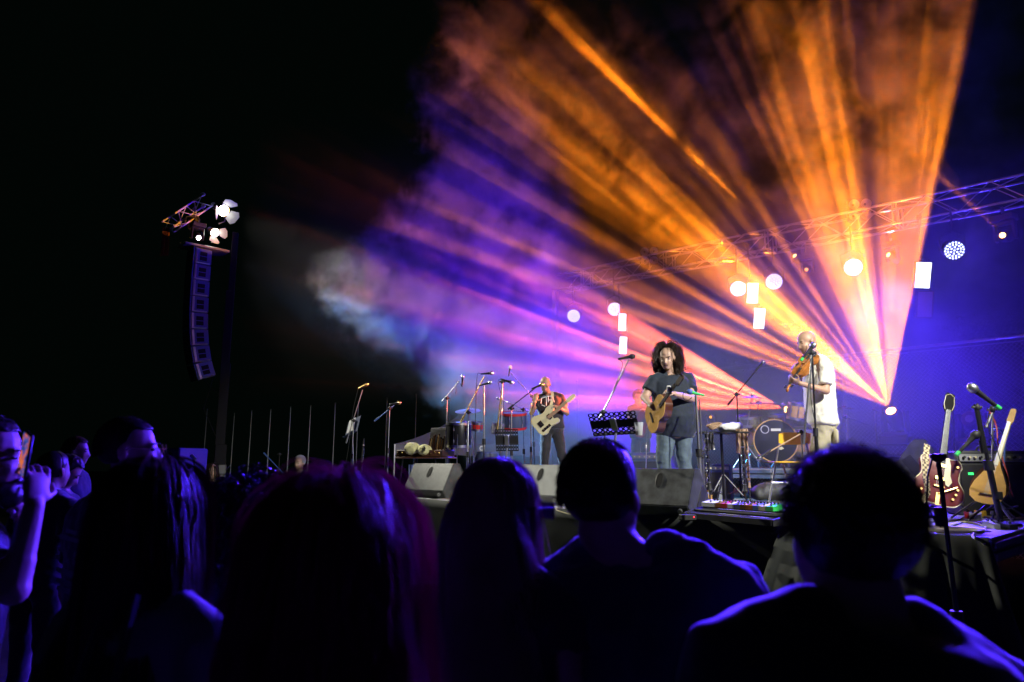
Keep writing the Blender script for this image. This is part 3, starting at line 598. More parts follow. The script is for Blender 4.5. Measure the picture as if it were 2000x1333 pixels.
g = MB(); g.lathe([(.012, -.01), (.03, 0), (.042, .02), (.04, .035), (.01, .04)], q - Z * .02, Z, 20); g.build('mount', 'black', t)
q2 = P(1836, 1010, y); g = MB(); g.cyl(q2 - Z * .05, q2 + Z * .05, .028, n=14); g.cyl(q2 + Vector((-.07, 0, 0)), q2, .008, n=8); g.cyl(q2 + Vector((-.075, 0, -.03)), q2 + Vector((-.075, 0, .03)), .01, n=8); g.build('knob', 'black', t)
g = MB(); g.tube([q + Vector((-.03, 0, 0)), P(1812, 930, y), P(1810, 985, y), P(1826, 1018, y), P(1838, 1030, y)], .005, 6); g.build('cable', 'cable', t)
y = 12.3; q = P(546, 888, y); t = stand('blue-lit boom stand far left on the grass', (q.x, y, 0), q, (P(515, 885, y), P(568, 940, y)), m='blackmetal', bm_='cablegreen')

# music stands ------------------------------------------------------------
def music_stand(c, n_, w_, h_, foot, lab, holes=True, m='black', lean=0.0, paper=False):
    c, n_, foot = Vector(c), Vector(n_).normalized(), Vector(foot); F_ = basis(n_); F_ = Matrix.Rotation(lean, 3, n_) @ F_; X, Y_ = F_.col[0], F_.col[1]
    t = thing('music_stand', lab, 'music stand', foot, 0, 'music stands'); g = MB()
    if holes:
        nx, nz = 9, 6; cw, ch = w_ / nx, h_ / nz
        for i in range(nx):
            for j in range(nz):
                x0, y0 = -w_ / 2 + i * cw, -h_ / 2 + j * ch; ctr = (x0 + cw / 2, y0 + ch / 2)
                solid = j in (2, 3) or random.random() < 0
                out = [(x0, y0), (x0 + cw, y0), (x0 + cw, y0 + ch), (x0, y0 + ch)]
                if solid: g._add([c + X * p[0] + Y_ * p[1] for p in out], [(0, 1, 2, 3)]); continue
                k = 12; rr = min(cw, ch) * .33; inn = [(ctr[0] + rr * math.cos(6.2832 * q / k), ctr[1] + rr * math.sin(6.2832 * q / k)) for q in range(k)]
                oo = []
                for q in range(k):
                    a = 6.2832 * q / k; dx, dy = math.cos(a), math.sin(a); f = min(cw / 2 / max(abs(dx), 1e-6), ch / 2 / max(abs(dy), 1e-6)); oo.append((ctr[0] + dx * f, ctr[1] + dy * f))
                for q in range(4):
                    pass
                g._add([c + X * p[0] + Y_ * p[1] for p in inn + oo], [(q, (q + 1) % k, k + (q + 1) % k, k + q) for q in range(k)])
    else: g.box(c, (w_, h_, .003), F_)
    o = g.build('desk', m, t, flat=True)
    g = MB(); lo = -1 if Y_.z > 0 else 1; g.box(c + Y_ * (h_ / 2) * lo + n_ * .025, (w_, .003, .05), F_); g.build('ledge', m, t, flat=True)
    g = MB(); g.cyl(c - n_ * .02 + Y_ * .1 * lo, foot + Z * .25, .011, n=10); g.build('pole', 'steel', t)
    g = MB(); g.box(c - n_ * .012, (.06, .14, .02), F_, .005); g.build('bracket', 'chrome', t)
    for k in range(3): a = .9 + 2.094 * k; g = MB(); g.tube([foot + Z * .28, foot + Vector((math.cos(a) * .3, math.sin(a) * .3, .012))], .009, 7); g.build('leg', 'steel', t)
    return t, F_
y = 6.5; music_stand(P(1199, 828, y), (.30, .75, .62), .46, .26, DK(1192, y), 'big black perforated music stand before the singer', lean=R(-3))
y = 9.0; music_stand(P(990, 860, y), (.1, .9, .35), .30, .30, DK(985, y), 'small dark perforated music stand in the microphone cluster')
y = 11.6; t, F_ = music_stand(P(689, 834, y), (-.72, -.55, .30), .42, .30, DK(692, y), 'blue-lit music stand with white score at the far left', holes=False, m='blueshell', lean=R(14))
t = thing('sheet_music', 'white score sheet resting on the blue-lit music stand', 'sheet music', P(689, 834, y)); n_ = Vector((-.72, -.55, .3)).normalized()
g = MB(); g.box(P(687, 832, y) + n_ * .012, (.22, .24, .002), F_); g.build('page', 'paper', t, flat=True)
y = 7.0; q = P(1248, 838, 6.4); t = thing('plastic_cup', 'clear plastic cup of beer clipped to the music stand edge', 'cup', q)
g = MB(); g.lathe([(.03, -.06), (.042, .06)], q, Z, 18, cap=False); g.build('cup', 'plastic', t); g = MB(); g.lathe([(.001, -.058), (.029, -.058), (.032, -.02), (.001, -.02)], q, Z, 16); g.build('beer', 'gold', t)

# wedges ------------------------------------------------------------------
def wedge(loc, rz, w_, lab, s=1.0, face='tolex', tilt=None, grp='wedge monitor speakers'):
    """local frame: x along the width, sloped face towards +y (the performer); the back and its handle face -y (the crowd)"""
    t = thing('wedge_monitor', lab, 'stage monitor', loc, rz, grp); prof = [(-.20, .0), (.17, 0), (.235, .11), (.02, .41), (-.115, .41)] if False else [(-.19, .0), (.20, 0), (.25, .06), (.03, .40), (-.08, .40), (-.245, .09)]
    prof = [(a * s, b * s) for a, b in prof]; w_ *= s; g = MB(); fr = Matrix(((0, 0, 1), (1, 0, 0), (0, 1, 0)))
    g.prism(prof, -w_ / 2, w_ / 2, (0, 0, 0), fr); bmesh.ops.bevel(g.bm, geom=list(g.bm.edges), offset=.008, segments=2, affect='EDGES'); g.build('cabinet', face, t, flat=True, world=False)
    a, b = Vector((0, *prof[5])), Vector((0, *prof[4])); d = (b - a).normalized(); n_ = Vector((0, -d.z, d.y)); c = a.lerp(b, .68); X = Vector((1, 0, 0)); F_ = Matrix((X, d, X.cross(d))).transposed()
    out = [(.03 * s * math.cos(R(k)), .052 * s * math.sin(R(k)) + (.012 if math.sin(R(k)) > 0 else -.012)) for k in range(0, 360, 20)]
    g = MB(); rim = [(x * 1.25, y_ * 1.18) for x, y_ in out]
    g._add([c + F_ @ Vector((x, y_, .004)) for x, y_ in rim] + [c + F_ @ Vector((x, y_, .007)) for x, y_ in out], [(i, (i + 1) % 18, 18 + (i + 1) % 18, 18 + i) for i in range(18)]); h = g.build('handle', 'black', t, world=False)
    g = MB(); g.prism(out, .0025, .005, c, F_); g.build('handle_recess', mat('deep_black', (.002, .002, .002), .9) if 'deep' not in M else M['deep'], h, world=False)
    a, b = Vector((0, *prof[2])), Vector((0, *prof[3])); d = (b - a).normalized(); n_ = Vector((0, d.z, -d.y)); F_ = Matrix((X, d, X.cross(d))).transposed()
    g = MB(); g.box((a + b) / 2 + n_ * .004, (w_ * .9, (b - a).length * .9, .01), F_, .003); g.build('grille', 'grille', t, world=False)
    for k in (-1, 1):
        g = MB(); g.box((k * (w_ / 2 + .002), .04 * s, .14 * s), (.006, .22 * s, .10 * s), Matrix.Rotation(R(55), 3, 'X'), .002); g.build('side_panel', 'black', t, world=False)
    g = MB(); g.cyl((w_ / 2 - .08, prof[5][0] + .02, prof[5][1] * .6), (w_ / 2 - .08, prof[5][0] - .006, prof[5][1] * .5), .02 * s); g.build('socket', 'steel', t, world=False)
    return t
M['deep'] = mat('deep_black', (.002, .002, .002), .9)
q = D(862, 969); q = DK(856, 9.9); wedge(q, SROT + R(6), .70, 'left wedge speaker in front of the brown case', s=1.18)
q = DK(1070, 8.5); wedge(q, SROT + R(6), .68, 'pale-lit middle wedge speaker beside the blonde spectator', s=1.15, face='tolex_lit')
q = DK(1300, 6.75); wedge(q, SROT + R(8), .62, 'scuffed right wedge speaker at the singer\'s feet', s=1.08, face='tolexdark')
wedge(DK(1795, 7.9, DECK + .28), SROT + R(105), .44, 'wedge speaker stood on end beside the red guitar', s=1.15, face='tolex')
# cases -------------------------------------------------------------------
def case(c, size, rz, lab, body='black', panel=False, grp='flight cases'):
    t = thing('flight_case', lab, 'flight case', c, rz, grp); w_, d_, h_ = size; g = MB(); g.box((0, 0, h_ / 2), (w_, d_, h_), None, .006); g.build('shell', body, t, flat=True, world=False)
    g = MB()
    for sx in (-1, 1):
        for sy in (-1, 1): g.box((sx * w_ / 2, sy * d_ / 2, h_ / 2), (.028, .028, h_ + .006), None, .004)
    for z in (0.012, h_ - .012, h_ * .72):
        for s_ in (-1, 1): g.box((0, s_ * d_ / 2, z), (w_ - .03, .022, .026), None, .004); g.box((s_ * w_ / 2, 0, z), (.022, d_ - .03, .026), None, .004)
    g.build('edging', 'alu', t, flat=True, world=False)
    for sx in (-1, 1):
        g = MB(); g.ell((sx * w_ / 2, -d_ / 2, h_), (.03, .03, .03)); g.build('corner', 'chrome', t, world=False); g = MB(); g.box((sx * w_ * .28, -d_ / 2 - .012, h_ * .72), (.06, .012, .08), None, .003); g.build('latch', 'chrome', t, world=False)
    if panel:
        g = MB(); g.box((w_ * .05, -d_ / 2 - .014, h_ * .38), (w_ * .7, .01, h_ * .5), None, .002); pn = g.build('front_panel', 'grille', t, world=False); g = MB()
        for i in range(6):
            for j in range(4): g.cyl((w_ * (-.22 + .11 * i), -d_ / 2 - .02, h_ * (.22 + .11 * j)), (w_ * (-.22 + .11 * i), -d_ / 2 - .032, h_ * (.22 + .11 * j)), .009, n=8)
        g.build('knobs_grid', 'chrome', pn, world=False).name = 'knob_grid'
    return t
case(DK(1745, 9.5), (.62, .5, .58), SROT + R(40), 'black flight case under the orange floor lamp')
case(DK(1775, 7.7), (.46, .5, .30), SROT + R(40), 'small rack case under the tipped wedge speaker', panel=True)
case(DK(1905, 9.0), (.62, .5, .55), SROT + R(40), 'flight case under the dark moving head')
# guitar amplifier ----------------------------------------------------------
q = DK(1925, 6.7); rz = SROT + R(42); t = thing('guitar_amplifier', 'black guitar amplifier behind the lute with silver control strip', 'amplifier', q, rz)
g = MB(); g.box((0, 0, .30), (.70, .28, .60), None, .015); g.build('cabinet', 'tolex', t, flat=True, world=False)
g = MB(); g.box((0, -.143, .25), (.64, .01, .44), None, .004); g.build('grille_cloth', 'grille', t, flat=True, world=False)
g = MB(); g.box((0, -.145, .535), (.64, .012, .07), Matrix.Rotation(R(-12), 3, 'X'), .003); pn = g.build('control_panel', 'steel', t, flat=True, world=False)
for i in range(12): g = MB(); g.cyl((-.28 + .05 * i, -.15, .535), (-.28 + .05 * i, -.175, .54), .012, n=10); g.build('knob', 'cream' if i % 3 else 'black', pn, world=False)
g = MB(); g.box((.0, -.152, .50), (.62, .006, .008)); g.build('piping', 'alu', t, world=False)
for x, z, m, w_ in ((-.23, .385, 'led_green', .045), (-.12, .35, 'led_red', .09), (-.2, .20, 'led_red', .09)): g = MB(); g.box((x, -.152, z), (w_, .01, .022)); g.build('tape_mark', m if m == 'led_green' else mat('glowing_red_label', (.9, .03, .08), .4, emit=(1, .02, .08), estr=1.2), t, world=False)
g = MB(); g.tube([(-.08, 0, .60), (-.06, 0, .64), (.06, 0, .64), (.08, 0, .60)], .01, 8); g.build('handle', 'black', t, world=False)
for x in (-.3, .3): g = MB(); g.cyl((x, -.08, 0), (x, -.08, .02), .02); g.build('foot', 'black', t, world=False)

# stringed instruments --------------------------------------------------------
def gbody(kind):
    if kind == 'acoustic': prof = [(0, 0), (.10, .004), (.165, .04), (.198, .11), (.19, .18), (.15, .235), (.135, .275), (.145, .33), (.15, .39), (.125, .445), (.07, .48), (0, .485)]
    elif kind == 'violin': prof = [(0, 0), (.05, .004), (.09, .03), (.104, .075), (.095, .12), (.066, .15), (.056, .185), (.066, .22), (.082, .25), (.083, .29), (.065, .335), (.03, .355), (0, .356)]
    else: prof = [(0, 0), (.10, .004), (.165, .035), (.205, .11), (.20, .18), (.165, .24), (.15, .28), (.155, .34), (.17, .40), (.16, .44), (.09, .462), (.045, .455), (0, .455)]
    return [(x, y_) for x, y_ in prof] + [(-x, y_) for x, y_ in prof[-2:0:-1]]
def smooth_poly(p, k=3):
    out = []; n = len(p)
    for i in range(n):
        a, b, c, d = (Vector(p[(i + j - 1) % n]) for j in range(4))
        for q in range(k): u = q / k; out.append(.5 * ((2 * b) + (-a + c) * u + (2 * a - 5 * b + 4 * c - d) * u * u + (-a + 3 * b - 3 * c + d) * u ** 3))
    return [(v.x, v.y) for v in out]
def instr_frame(bottom, headtip, face):
    """y along the neck, z out of the front"""
    y_ = (Vector(headtip) - Vector(bottom)).normalized(); z = Vector(face); z = (z - y_ * z.dot(y_)).normalized(); return Matrix((y_.cross(z), y_, z)).transposed()
def strings(t, F_, o, y0, y1, n, w0, w1, z0, z1, r=.0006):
    g = MB()
    for i in range(n): u = i / (n - 1) - .5; g.tube([o + F_ @ Vector((u * w0, y0, z0)), o + F_ @ Vector((u * w1, y1, z1))], r, 4)
    g.build('string_set', 'steel', t)
def headstock(t, F_, o, y0, n, w_, L_, m, one_side=False, back=0.0):
    c = o + F_ @ Vector((0, y0 + L_ / 2, -back)); g = MB()
    g.prism([(-w_ * .32, -L_ / 2), (w_ * .32, -L_ / 2), (w_ * .5, -L_ * .3), (w_ * .42, L_ * .42), (w_ * .2, L_ / 2), (-w_ * .2, L_ / 2), (-w_ * .42, L_ * .42), (-w_ * .5, -L_ * .3)], -.008, .006, c, F_); h = g.build('headstock', m, t, flat=True)
    for i in range(n):
        for s_ in ((1,) if one_side else (-1, 1)):
            yy = -L_ * .26 + L_ * .6 * i / max(1, n - 1); a = c + F_ @ Vector((s_ * w_ * .42, yy, 0)); b = c + F_ @ Vector((s_ * (w_ * .5 + .018), yy, 0)); g = MB(); g.cyl(a, b, .003, n=6); g.ell(b, (.009, .009, .009)); g.build('tuning_peg', 'chrome', h)
def acoustic(bottom, headtip, face, lab, s=1.0):
    F_ = instr_frame(bottom, headtip, face); o = Vector(bottom); t = thing('acoustic_guitar', lab, 'guitar', o); pl = [(x * s, y_ * s) for x, y_ in smooth_poly(gbody('acoustic'))]; dp = .105 * s
    # cutaway on the +x upper bout
    pl = [(x - (max(0, x) * max(0, (y_ / s - .36)) * 3.2 if x > 0 else 0), y_) for x, y_ in pl]
    g = MB(); g.prism(pl, -dp, -.002, o, F_); g.build('back_and_sides', 'rosewood', t)
    g = MB(); g.prism([(x * .995, y_ * .995 + .001) for x, y_ in pl], -.002, .002, o, F_); tp = g.build('top', 'wood', t)
    g = MB(); g.lathe([(.001, .0025), (.048 * s, .0025)], o + F_ @ Vector((0, .33 * s, 0)), F_.col[2], 24); g.build('sound_hole', 'deep', tp)
    g = MB(); g.prism([(.012, .20 * s), (.06 * s, .19 * s), (.085 * s, .25 * s), (.075 * s, .33 * s), (.05 * s, .36 * s), (.045 * s, .30 * s)], .002, .0035, o, F_); g.build('pickguard', 'rosewood', tp)
    g = MB(); g.box(o + F_ @ Vector((0, .14 * s, .006)), (.15 * s, .028 * s, .01), F_, .003); g.build('bridge', 'fret', t)
    g = MB(); g.box(o + F_ @ Vector((0, (.36 + .78) / 2 * s, .004)), (.052 * s, .42 * s, .012), F_, .003); nk = g.build('neck', 'fret', t)
    g = MB()
    for i in range(14): g.box(o + F_ @ Vector((0, (.78 - .36 * (1 - .944 ** i) / .6) * s, .0105)), (.05 * s, .0025, .002), F_)
    g.build('fret_wires', 'chrome', nk).name = 'fret_wire'
    headstock(t, F_, o, .78 * s, 3, .075 * s, .17 * s, 'fret', back=.01); strings(t, F_, o, .14 * s, .79 * s, 6, .055 * s, .036 * s, .012, .013)
    return t, F_
# semi-hollow on its stand
y = 6.35; bt, hd = P(1829, 985, y), P(1856, 768, y + .28); FG = instr_frame(bt, hd, (-.25, -1, .12)); t = thing('electric_guitar', 'burgundy hollow-body guitar with gold pickguard on a stand', 'guitar', bt); pl = [(x * 1.02, y_) for x, y_ in smooth_poly(gbody('semi'))]
pl = [(x - (max(0, x - .05) * max(0, (y_ - .38)) * 3.0), y_ + (.03 * max(0, 1 - abs(x - .15) / .05) if y_ > .3 and x > 0 else 0)) for x, y_ in pl]
g = MB(); g.prism(pl, -.06, .0, bt, FG); g.build('body', 'burgundy', t)
g = MB(); g.tube([bt + FG @ Vector((x, y_, .001)) for x, y_ in pl + pl[:1]], .005, 6); g.build('binding', 'cream', t)
g = MB(); g.prism([(.03, .46), (.055, .47), (.075, .40), (.08, .30), (.10, .24), (.075, .19), (.05, .20), (.03, .28)], .008, .011, bt, FG); g.build('pickguard', 'cream', t)
for yy in (.40, .27): g = MB(); g.box(bt + FG @ Vector((0, yy - .02, .008)), (.085, .035, .016), FG, .003); g.build('pickup', 'gold', t, flat=True)
g = MB(); g.box(bt + FG @ Vector((0, .17, .012)), (.09, .018, .014), FG, .003); g.build('bridge', 'gold', t); g = MB(); g.box(bt + FG @ Vector((0, .05, .006)), (.035, .12, .008), FG, .002); g.tube([bt + FG @ Vector(p) for p in ((.0, .10, .02), (.06, .14, .03), (.14, .20, .028))], .006, 8); g.build('vibrato_tailpiece', 'gold', t)
for x, yy in ((.14, .13), (.12, .08), (.15, .18), (.13, .40), (-.14, .10)): g = MB(); g.cyl(bt + FG @ Vector((x, yy, 0)), bt + FG @ Vector((x, yy, .018)), .011, n=12); g.build('knob', 'gold', t)
for s_ in (-1, 1):
    g = MB(); g.tube([bt + FG @ Vector((s_ * (.10 + .012 * math.sin(k)), .14 + .022 * k, .002)) for k in range(6)], .004, 5); g.build('sound_hole', 'deep', t)
LG = (hd - bt).length; g = MB(); g.prism([(-.028, .40), (.028, .40), (.022, LG - .2), (-.022, LG - .2)], .002, .014, bt, FG); nk = g.build('neck', 'deep', t)
for i in range(10): g = MB(); g.box(bt + FG @ Vector((0, .45 + (LG - .69) * (i / 9.5) ** .92, .0155)), (.032, .011, .002), FG); g.build('inlay', 'cream', nk)
for s_ in (-1, 1): g = MB(); g.tube([bt + FG @ Vector((s_ * .0265, .42, .012)), bt + FG @ Vector((s_ * .0215, LG - .2, .012))], .0013, 5); g.build('neck_binding', 'cream', nk)
headstock(t, FG, bt, LG - .2, 3, .095, .19, 'deep'); g = MB(); g.tube([bt + FG @ Vector(p) for p in ((-.03, LG - .19, .008), (-.044, LG - .13, .008), (-.036, LG - .04, .008), (0, LG - .015, .008), (.036, LG - .04, .008), (.044, LG - .13, .008), (.03, LG - .19, .008))], .003, 5); g.build('headstock_binding', 'cream', t)
strings(t, FG, bt, .16, LG - .19, 6, .052, .034, .022, .016)
# its strap: over the left bout and down on to the deck
mst = mat('patterned_strap', (.45, .33, .15), .7); nt = mst.node_tree; wv = nt.nodes.new('ShaderNodeTexChecker'); wv.inputs['Scale'].default_value = 46; wv.inputs[1].default_value = (.6, .5, .3, 1); wv.inputs[2].default_value = (.10, .07, .05, 1); tc = nt.nodes.new('ShaderNodeTexCoord'); nt.links.new(tc.outputs['Object'], wv.inputs[0]); nt.links.new(wv.outputs[0], nt.nodes['Principled BSDF'].inputs['Base Color'])
st_ = thing('guitar_strap', 'patterned woven strap hanging off the burgundy guitar to the deck', 'guitar strap', P(1812, 930, y))
pts = [P(1811, 868, y), P(1809, 885, y - .03), P(1808, 905, y - .07), P(1808, 930, y - .08), P(1811, 948, y - .05), P(1812, 962, y - .02), P(1806, 975, y - .1), P(1794, 983, y - .2), P(1785, 987, y - .28)]
g = MB(); rows = []
for i, p in enumerate(pts):
    tdir = (pts[min(i + 1, 8)] - pts[max(i - 1, 0)]).normalized(); sd = tdir.cross(Vector((0, 1, 0))).normalized(); rows.append([p - sd * .028, p + sd * .028, p + sd * .028 + Vector((0, .004, 0)), p - sd * .028 + Vector((0, .004, 0))])
g.loft(rows); g.build('strap', mst, st_)
def instr_stand(foot, top, lab):
    foot = Vector(foot); top = Vector(top); t = thing('guitar_stand', lab, 'guitar stand', foot, 0, 'instrument stands'); g = MB(); g.cyl(foot + Z * .15, top, .009, n=8); g.build('pole', 'blackmetal', t)
    for k in range(3): a = -1.0 + 2.094 * k; g = MB(); g.tube([foot + Z * .2, foot + Vector((math.cos(a) * .26, math.sin(a) * .26, .012))], .009, 6); g.build('leg', 'blackmetal', t)
    g = MB(); g.tube([foot + Vector((-.1, -.12, .14)), foot + Vector((-.08, 0, .1)), foot + Vector((.08, 0, .1)), foot + Vector((.1, -.12, .14))], .01, 6); g.build('cradle', 'black', t)
instr_stand(DK(1838, y + .14), P(1850, 850, y + .22), 'low black stand carrying the burgundy guitar'); 
# lute
y = 5.75; bt, hd = P(1921, 984, y), P(1979, 800, y + .15); FL = instr_frame(bt, hd, (-.75, -.6, .25)); t = thing('lute', 'pear-shaped yellow long-necked lute on a stand, far right', 'lute', bt); LL = (hd - bt).length
pr = [(0, 0), (.06, .006), (.115, .05), (.13, .11), (.115, .19), (.075, .28), (.04, .35), (.022, .40)]
pl = pr + [(-x, yy) for x, yy in pr[:0:-1]]; g = MB(); g.prism(pl, 0, .004, bt, FL); g.build('soundboard', 'wood', t)
g = MB(); rings = []
for k in range(9):
    yy = .40 * k / 8; w_ = max(.004, .13 * math.sin(math.pi * min(1, (k / 8) ** .75 * .96 + .03)) ** .8 + .018 * k / 8); rings.append([bt + FL @ Vector((w_ * math.cos(math.pi * j / 12), yy, -w_ * 1.05 * math.sin(math.pi * j / 12))) for j in range(13)])
g.loft(rings, close=False, cap=False); g.build('bowl', 'casebrown', t)
g = MB(); g.tube([bt + FL @ Vector((0, .36, -.008)), bt + FL @ Vector((0, LL - .13, -.004))], [.022, .015], 10); g.build('neck', 'cream', t)
headstock(t, FL, bt, LL - .14, 4, .05, .15, 'maple', True, .01); g = MB(); g.box(bt + FL @ Vector((0, .08, .01)), (.09, .012, .012), FL); g.build('bridge', 'fret', t); strings(t, FL, bt, .08, LL - .13, 6, .03, .02, .016, .012)
instr_stand(DK(1935, y + .15), P(1945, 900, y + .15), 'low black stand carrying the yellow lute')

# yellow folding chair ----------------------------------------------------------
y = 7.6; t = thing('folding_chair', 'folding chair with yellow ply backrest beside the violinist', 'chair', DK(1545, y)); yb = y
g = MB(); rows = []
for i in range(9):
    u = i / 8; px = 1521 + 62 * u; bow = .03 * math.sin(math.pi * u); rows.append([P(px, 843 + (2 if 0 < i < 8 else 5), yb + bow), P(px, 870 - (1 if 0 < i < 8 else 4), yb + bow), P(px, 870 - (1 if 0 < i < 8 else 4), yb + bow + .012), P(px, 843 + (2 if 0 < i < 8 else 5), yb + bow + .012)])
g.loft(rows); g.build('backrest', 'yellow', t)
g = MB(); g.box(P(1540, 903, yb - .12), (.34, .32, .016), 0, .005); g.build('seat', 'yellow', t)
for a, b, yo in (((1522, 866), (1499, 968), .0), ((1575, 866), (1598, 966), .0), ((1528, 903), (1552, 965), -.25), ((1570, 905), (1590, 965), -.25)):
    g = MB(); pa, pb = P(*a, yb + (0.0 if yo == 0 else .05)), P(*b, yb + yo - .02); pb.z = DECK + .01; g.cyl(pa, pb, .011, n=10); g.build('leg', 'steel', t)
g = MB(); g.cyl(P(1507, 943, yb - .02), P(1592, 945, yb - .02), .008, n=8); g.build('stretcher', 'steel', t)
y = 7.4; t = stand('steel boom lying diagonally in front of the bass drum', DK(1566, y), P(1565, 845, y), (P(1483, 894, y - .1), P(1572, 843, y)), m='steel', bm_='towel', r=.010)
mic(P(1490, 890, y - .1), P(1480, 897, y - .1), 'small microphone at the bass drum skin', 'black', 'steel')

# drum kit (one thing each drum) ---------------------------------------------------
RT = DECK + RH + .005
def drum(c, axis, r, h, lab, shell='drumshell', headm='head', lugs=8, stand_=None, name='drum', cat='drum', badge=True, hoop='chrome'):
    c = Vector(c); ax = Vector(axis).normalized(); t = thing(name, lab, cat, c - Z * 0, 0, 'drums'); a = c - ax * h / 2
    g = MB(); g.lathe([(r * .985, 0), (r, .01), (r, h - .01), (r * .985, h)], a, ax, 36); g.build('shell', shell, t)
    for k, s_ in ((0, 1), (h, -1)):
        g = MB(); z0 = k - .012 * s_; g.lathe([(r * 1.0, z0), (r * 1.04, z0), (r * 1.04, z0 + .035 * s_), (r * 1.0, z0 + .035 * s_)], a, ax, 36, cap=False); g.build('hoop', hoop, t)
        g = MB(); g.lathe([(.001, k - .004 * s_), (r * .99, k - .004 * s_)], a, ax, 36); g.build('drumhead', headm, t)
    B = basis(ax)
    for i in range(lugs):
        an = 6.2832 * i / lugs + .2; d = B.col[0] * math.cos(an) + B.col[1] * math.sin(an); g = MB(); p = a + d * (r + .008)
        g.cyl(p + ax * .02, p + ax * (h - .02), .003, n=6)
        for q in (.25, .75) if h > .2 else (.5,): g.cyl(p + ax * (h * q - .022) - d * .002, p + ax * (h * q + .022) - d * .002, .009, n=8)
        g.build('lug', 'chrome', t)
    return t
kc = P(1507, 863, 9.35); kc.z = max(kc.z, RT + .29); kax = Vector((-.12, -1, .02)); kt = drum(kc, kax, .275, .42, 'bass drum with dark skin and amber hoop on the riser', hoop='drumshell', headm=mat('dark_drum_skin', (.008, .012, .04), .3))
F_ = basis(-kax, Z); F_ = Matrix((Vector((1, 0, 0)) - F_.col[2] * F_.col[2].x, Z, kax.normalized())).transposed()
g = MB(); pc = kc + kax.normalized() * .217; F2 = Matrix((Vector((1, -.12, 0)).normalized(), Z, kax.normalized())).transposed(); g.box(pc + F2 @ Vector((.01, .145, .002)), (.125, .034, .004), F2); lb = g.build('label_plate', 'paper', kt, flat=True)
text('YAMAHA', .028, pc + F2 @ Vector((.01, .145, .006)), F2, M['black'], lb)
g = MB(); g.lathe([(.045, 0), (.055, 0), (.055, .004), (.045, .004)], pc + F2 @ Vector((-.13, .15, 0)), kax, 20, cap=False); g.build('vent_ring', 'chrome', kt)
g = MB(); g.prism([(.02, -.09), (.07, -.075), (.10, -.10), (.06, -.12), (.03, -.11)], .002, .005, pc, F2); g.build('sticker', 'cream', kt, flat=True)
drum(P(1556, 803, 9.0), Vector((.1, -.25, 1)), .115, .20, 'amber rack drum right above the bass drum', headm='head')
drum(P(1516, 820, 9.45), Vector((-.05, -.2, 1)), .105, .13, 'amber small drum above the bass drum', lugs=6)
drum(P(1562, 855, 9.3) + Vector((.1, .1, -.05)), Vector((0, -.1, 1)), .17, .30, 'amber floor drum behind the yellow chair', lugs=6)
drum(P(1463, 822, 9.5), Vector((-.1, -.2, 1)), .16, .12, 'snare drum left of the bass drum', shell='steel')
g_ = drum(P(896, 850, 10.35), Vector((0, -.06, 1)), .185, .34, 'glossy black floor drum behind the left wedge', shell='blackmetal', lugs=6, headm='paper')
for k in range(3):
    a = .5 + 2.094 * k; c = P(896, 850, 10.35); g = MB(); g.tube([c + Vector((math.cos(a) * .19, math.sin(a) * .19, 0)), c + Vector((math.cos(a) * .21, math.sin(a) * .21, DECK - c.z + .01))], .008, 6); g.build('leg', 'chrome', g_)
drum(P(1003, 822, 10.2), Vector((0, -.2, 1)), .19, .22, 'red hooped percussion drum behind the microphone cluster', shell='blueshell', hoop='red', lugs=6)
drum(P(932, 833, 10.1), Vector((.1, -.2, 1)), .085, .11, 'small red bongo right of the black floor drum', shell='red', lugs=4)
drum(P(975, 838, 10.15), Vector((.1, -.1, 1)), .11, .14, 'chrome snare among the percussion', shell='steel', lugs=6)
t = thing('conga', 'tall blue-lit barrel drum behind the microphone stands', 'drum', DK(952, 10.2), 0, 'drums'); g = MB(); g.lathe([(.14, 0), (.17, .2), (.185, .4), (.17, .58), (.15, .62)], DK(952, 10.2), Z, 28); g.build('shell', 'blueshell', t); g = MB(); g.lathe([(.155, 0), (.16, .03), (.001, .032)], DK(952, 10.2) + Z * .61, Z, 28); g.build('drumhead', 'head', t); g = MB(); g.lathe([(.02, 0), (.035, .0), (.035, .01), (.02, .01)], P(941, 876, 10.0), (0, -1, 0), 16, cap=False); g.build('badge_ring', 'paper', t)
def cymbal(c, axis, r, lab, foot, m='cymbal', topz=None):
    c = Vector(c); t = thing('cymbal', lab, 'cymbal', foot, 0, 'cymbals on their stands'); g = MB(); g.lathe([(.006, .035), (.03, .03), (.045, .016), (r * .6, .008), (r, -.004), (r * .998, -.006), (r * .6, .005), (.045, .012), (.006, .03)], c, axis, 40, cap=False); g.build('plate', m, t)
    foot = Vector(foot); g = MB(); mid = Vector((foot.x, foot.y, foot.z + .55 * (c.z - foot.z))); g.tube([foot + Z * .12, mid, c + Z * .04], [.012, .011, .006], 8); g.build('pole', 'chrome', t); g = MB(); g.cyl(c + Z * .03, c + Z * .06, .014, n=10); g.build('wing_nut', 'chrome', t)
    for k in range(3): a = .3 + 2.094 * k; g = MB(); g.tube([foot + Z * .3, foot + Vector((math.cos(a) * .22, math.sin(a) * .22, .012))], .008, 6); g.build('leg', 'chrome', t)
cymbal(P(1469, 777, 9.2), (.05, -.1, 1), .17, 'small upper cymbal above the drum kit', DK(1462, 9.4, RT)); cymbal(P(1482, 789, 9.5), (-.03, -.06, 1), .26, 'wide dark cymbal over the snare', DK(1478, 9.8, RT))
cymbal(P(1531, 792, 9.9), (.1, -.12, 1), .22, 'cymbal glowing orange behind the rack drum', DK(1535, 10.1, RT)); cymbal(P(1648, 798, 9.6), (.05, 0, 1), .13, 'small flat cymbal right behind the violinist', DK(1640, 9.7, RT))
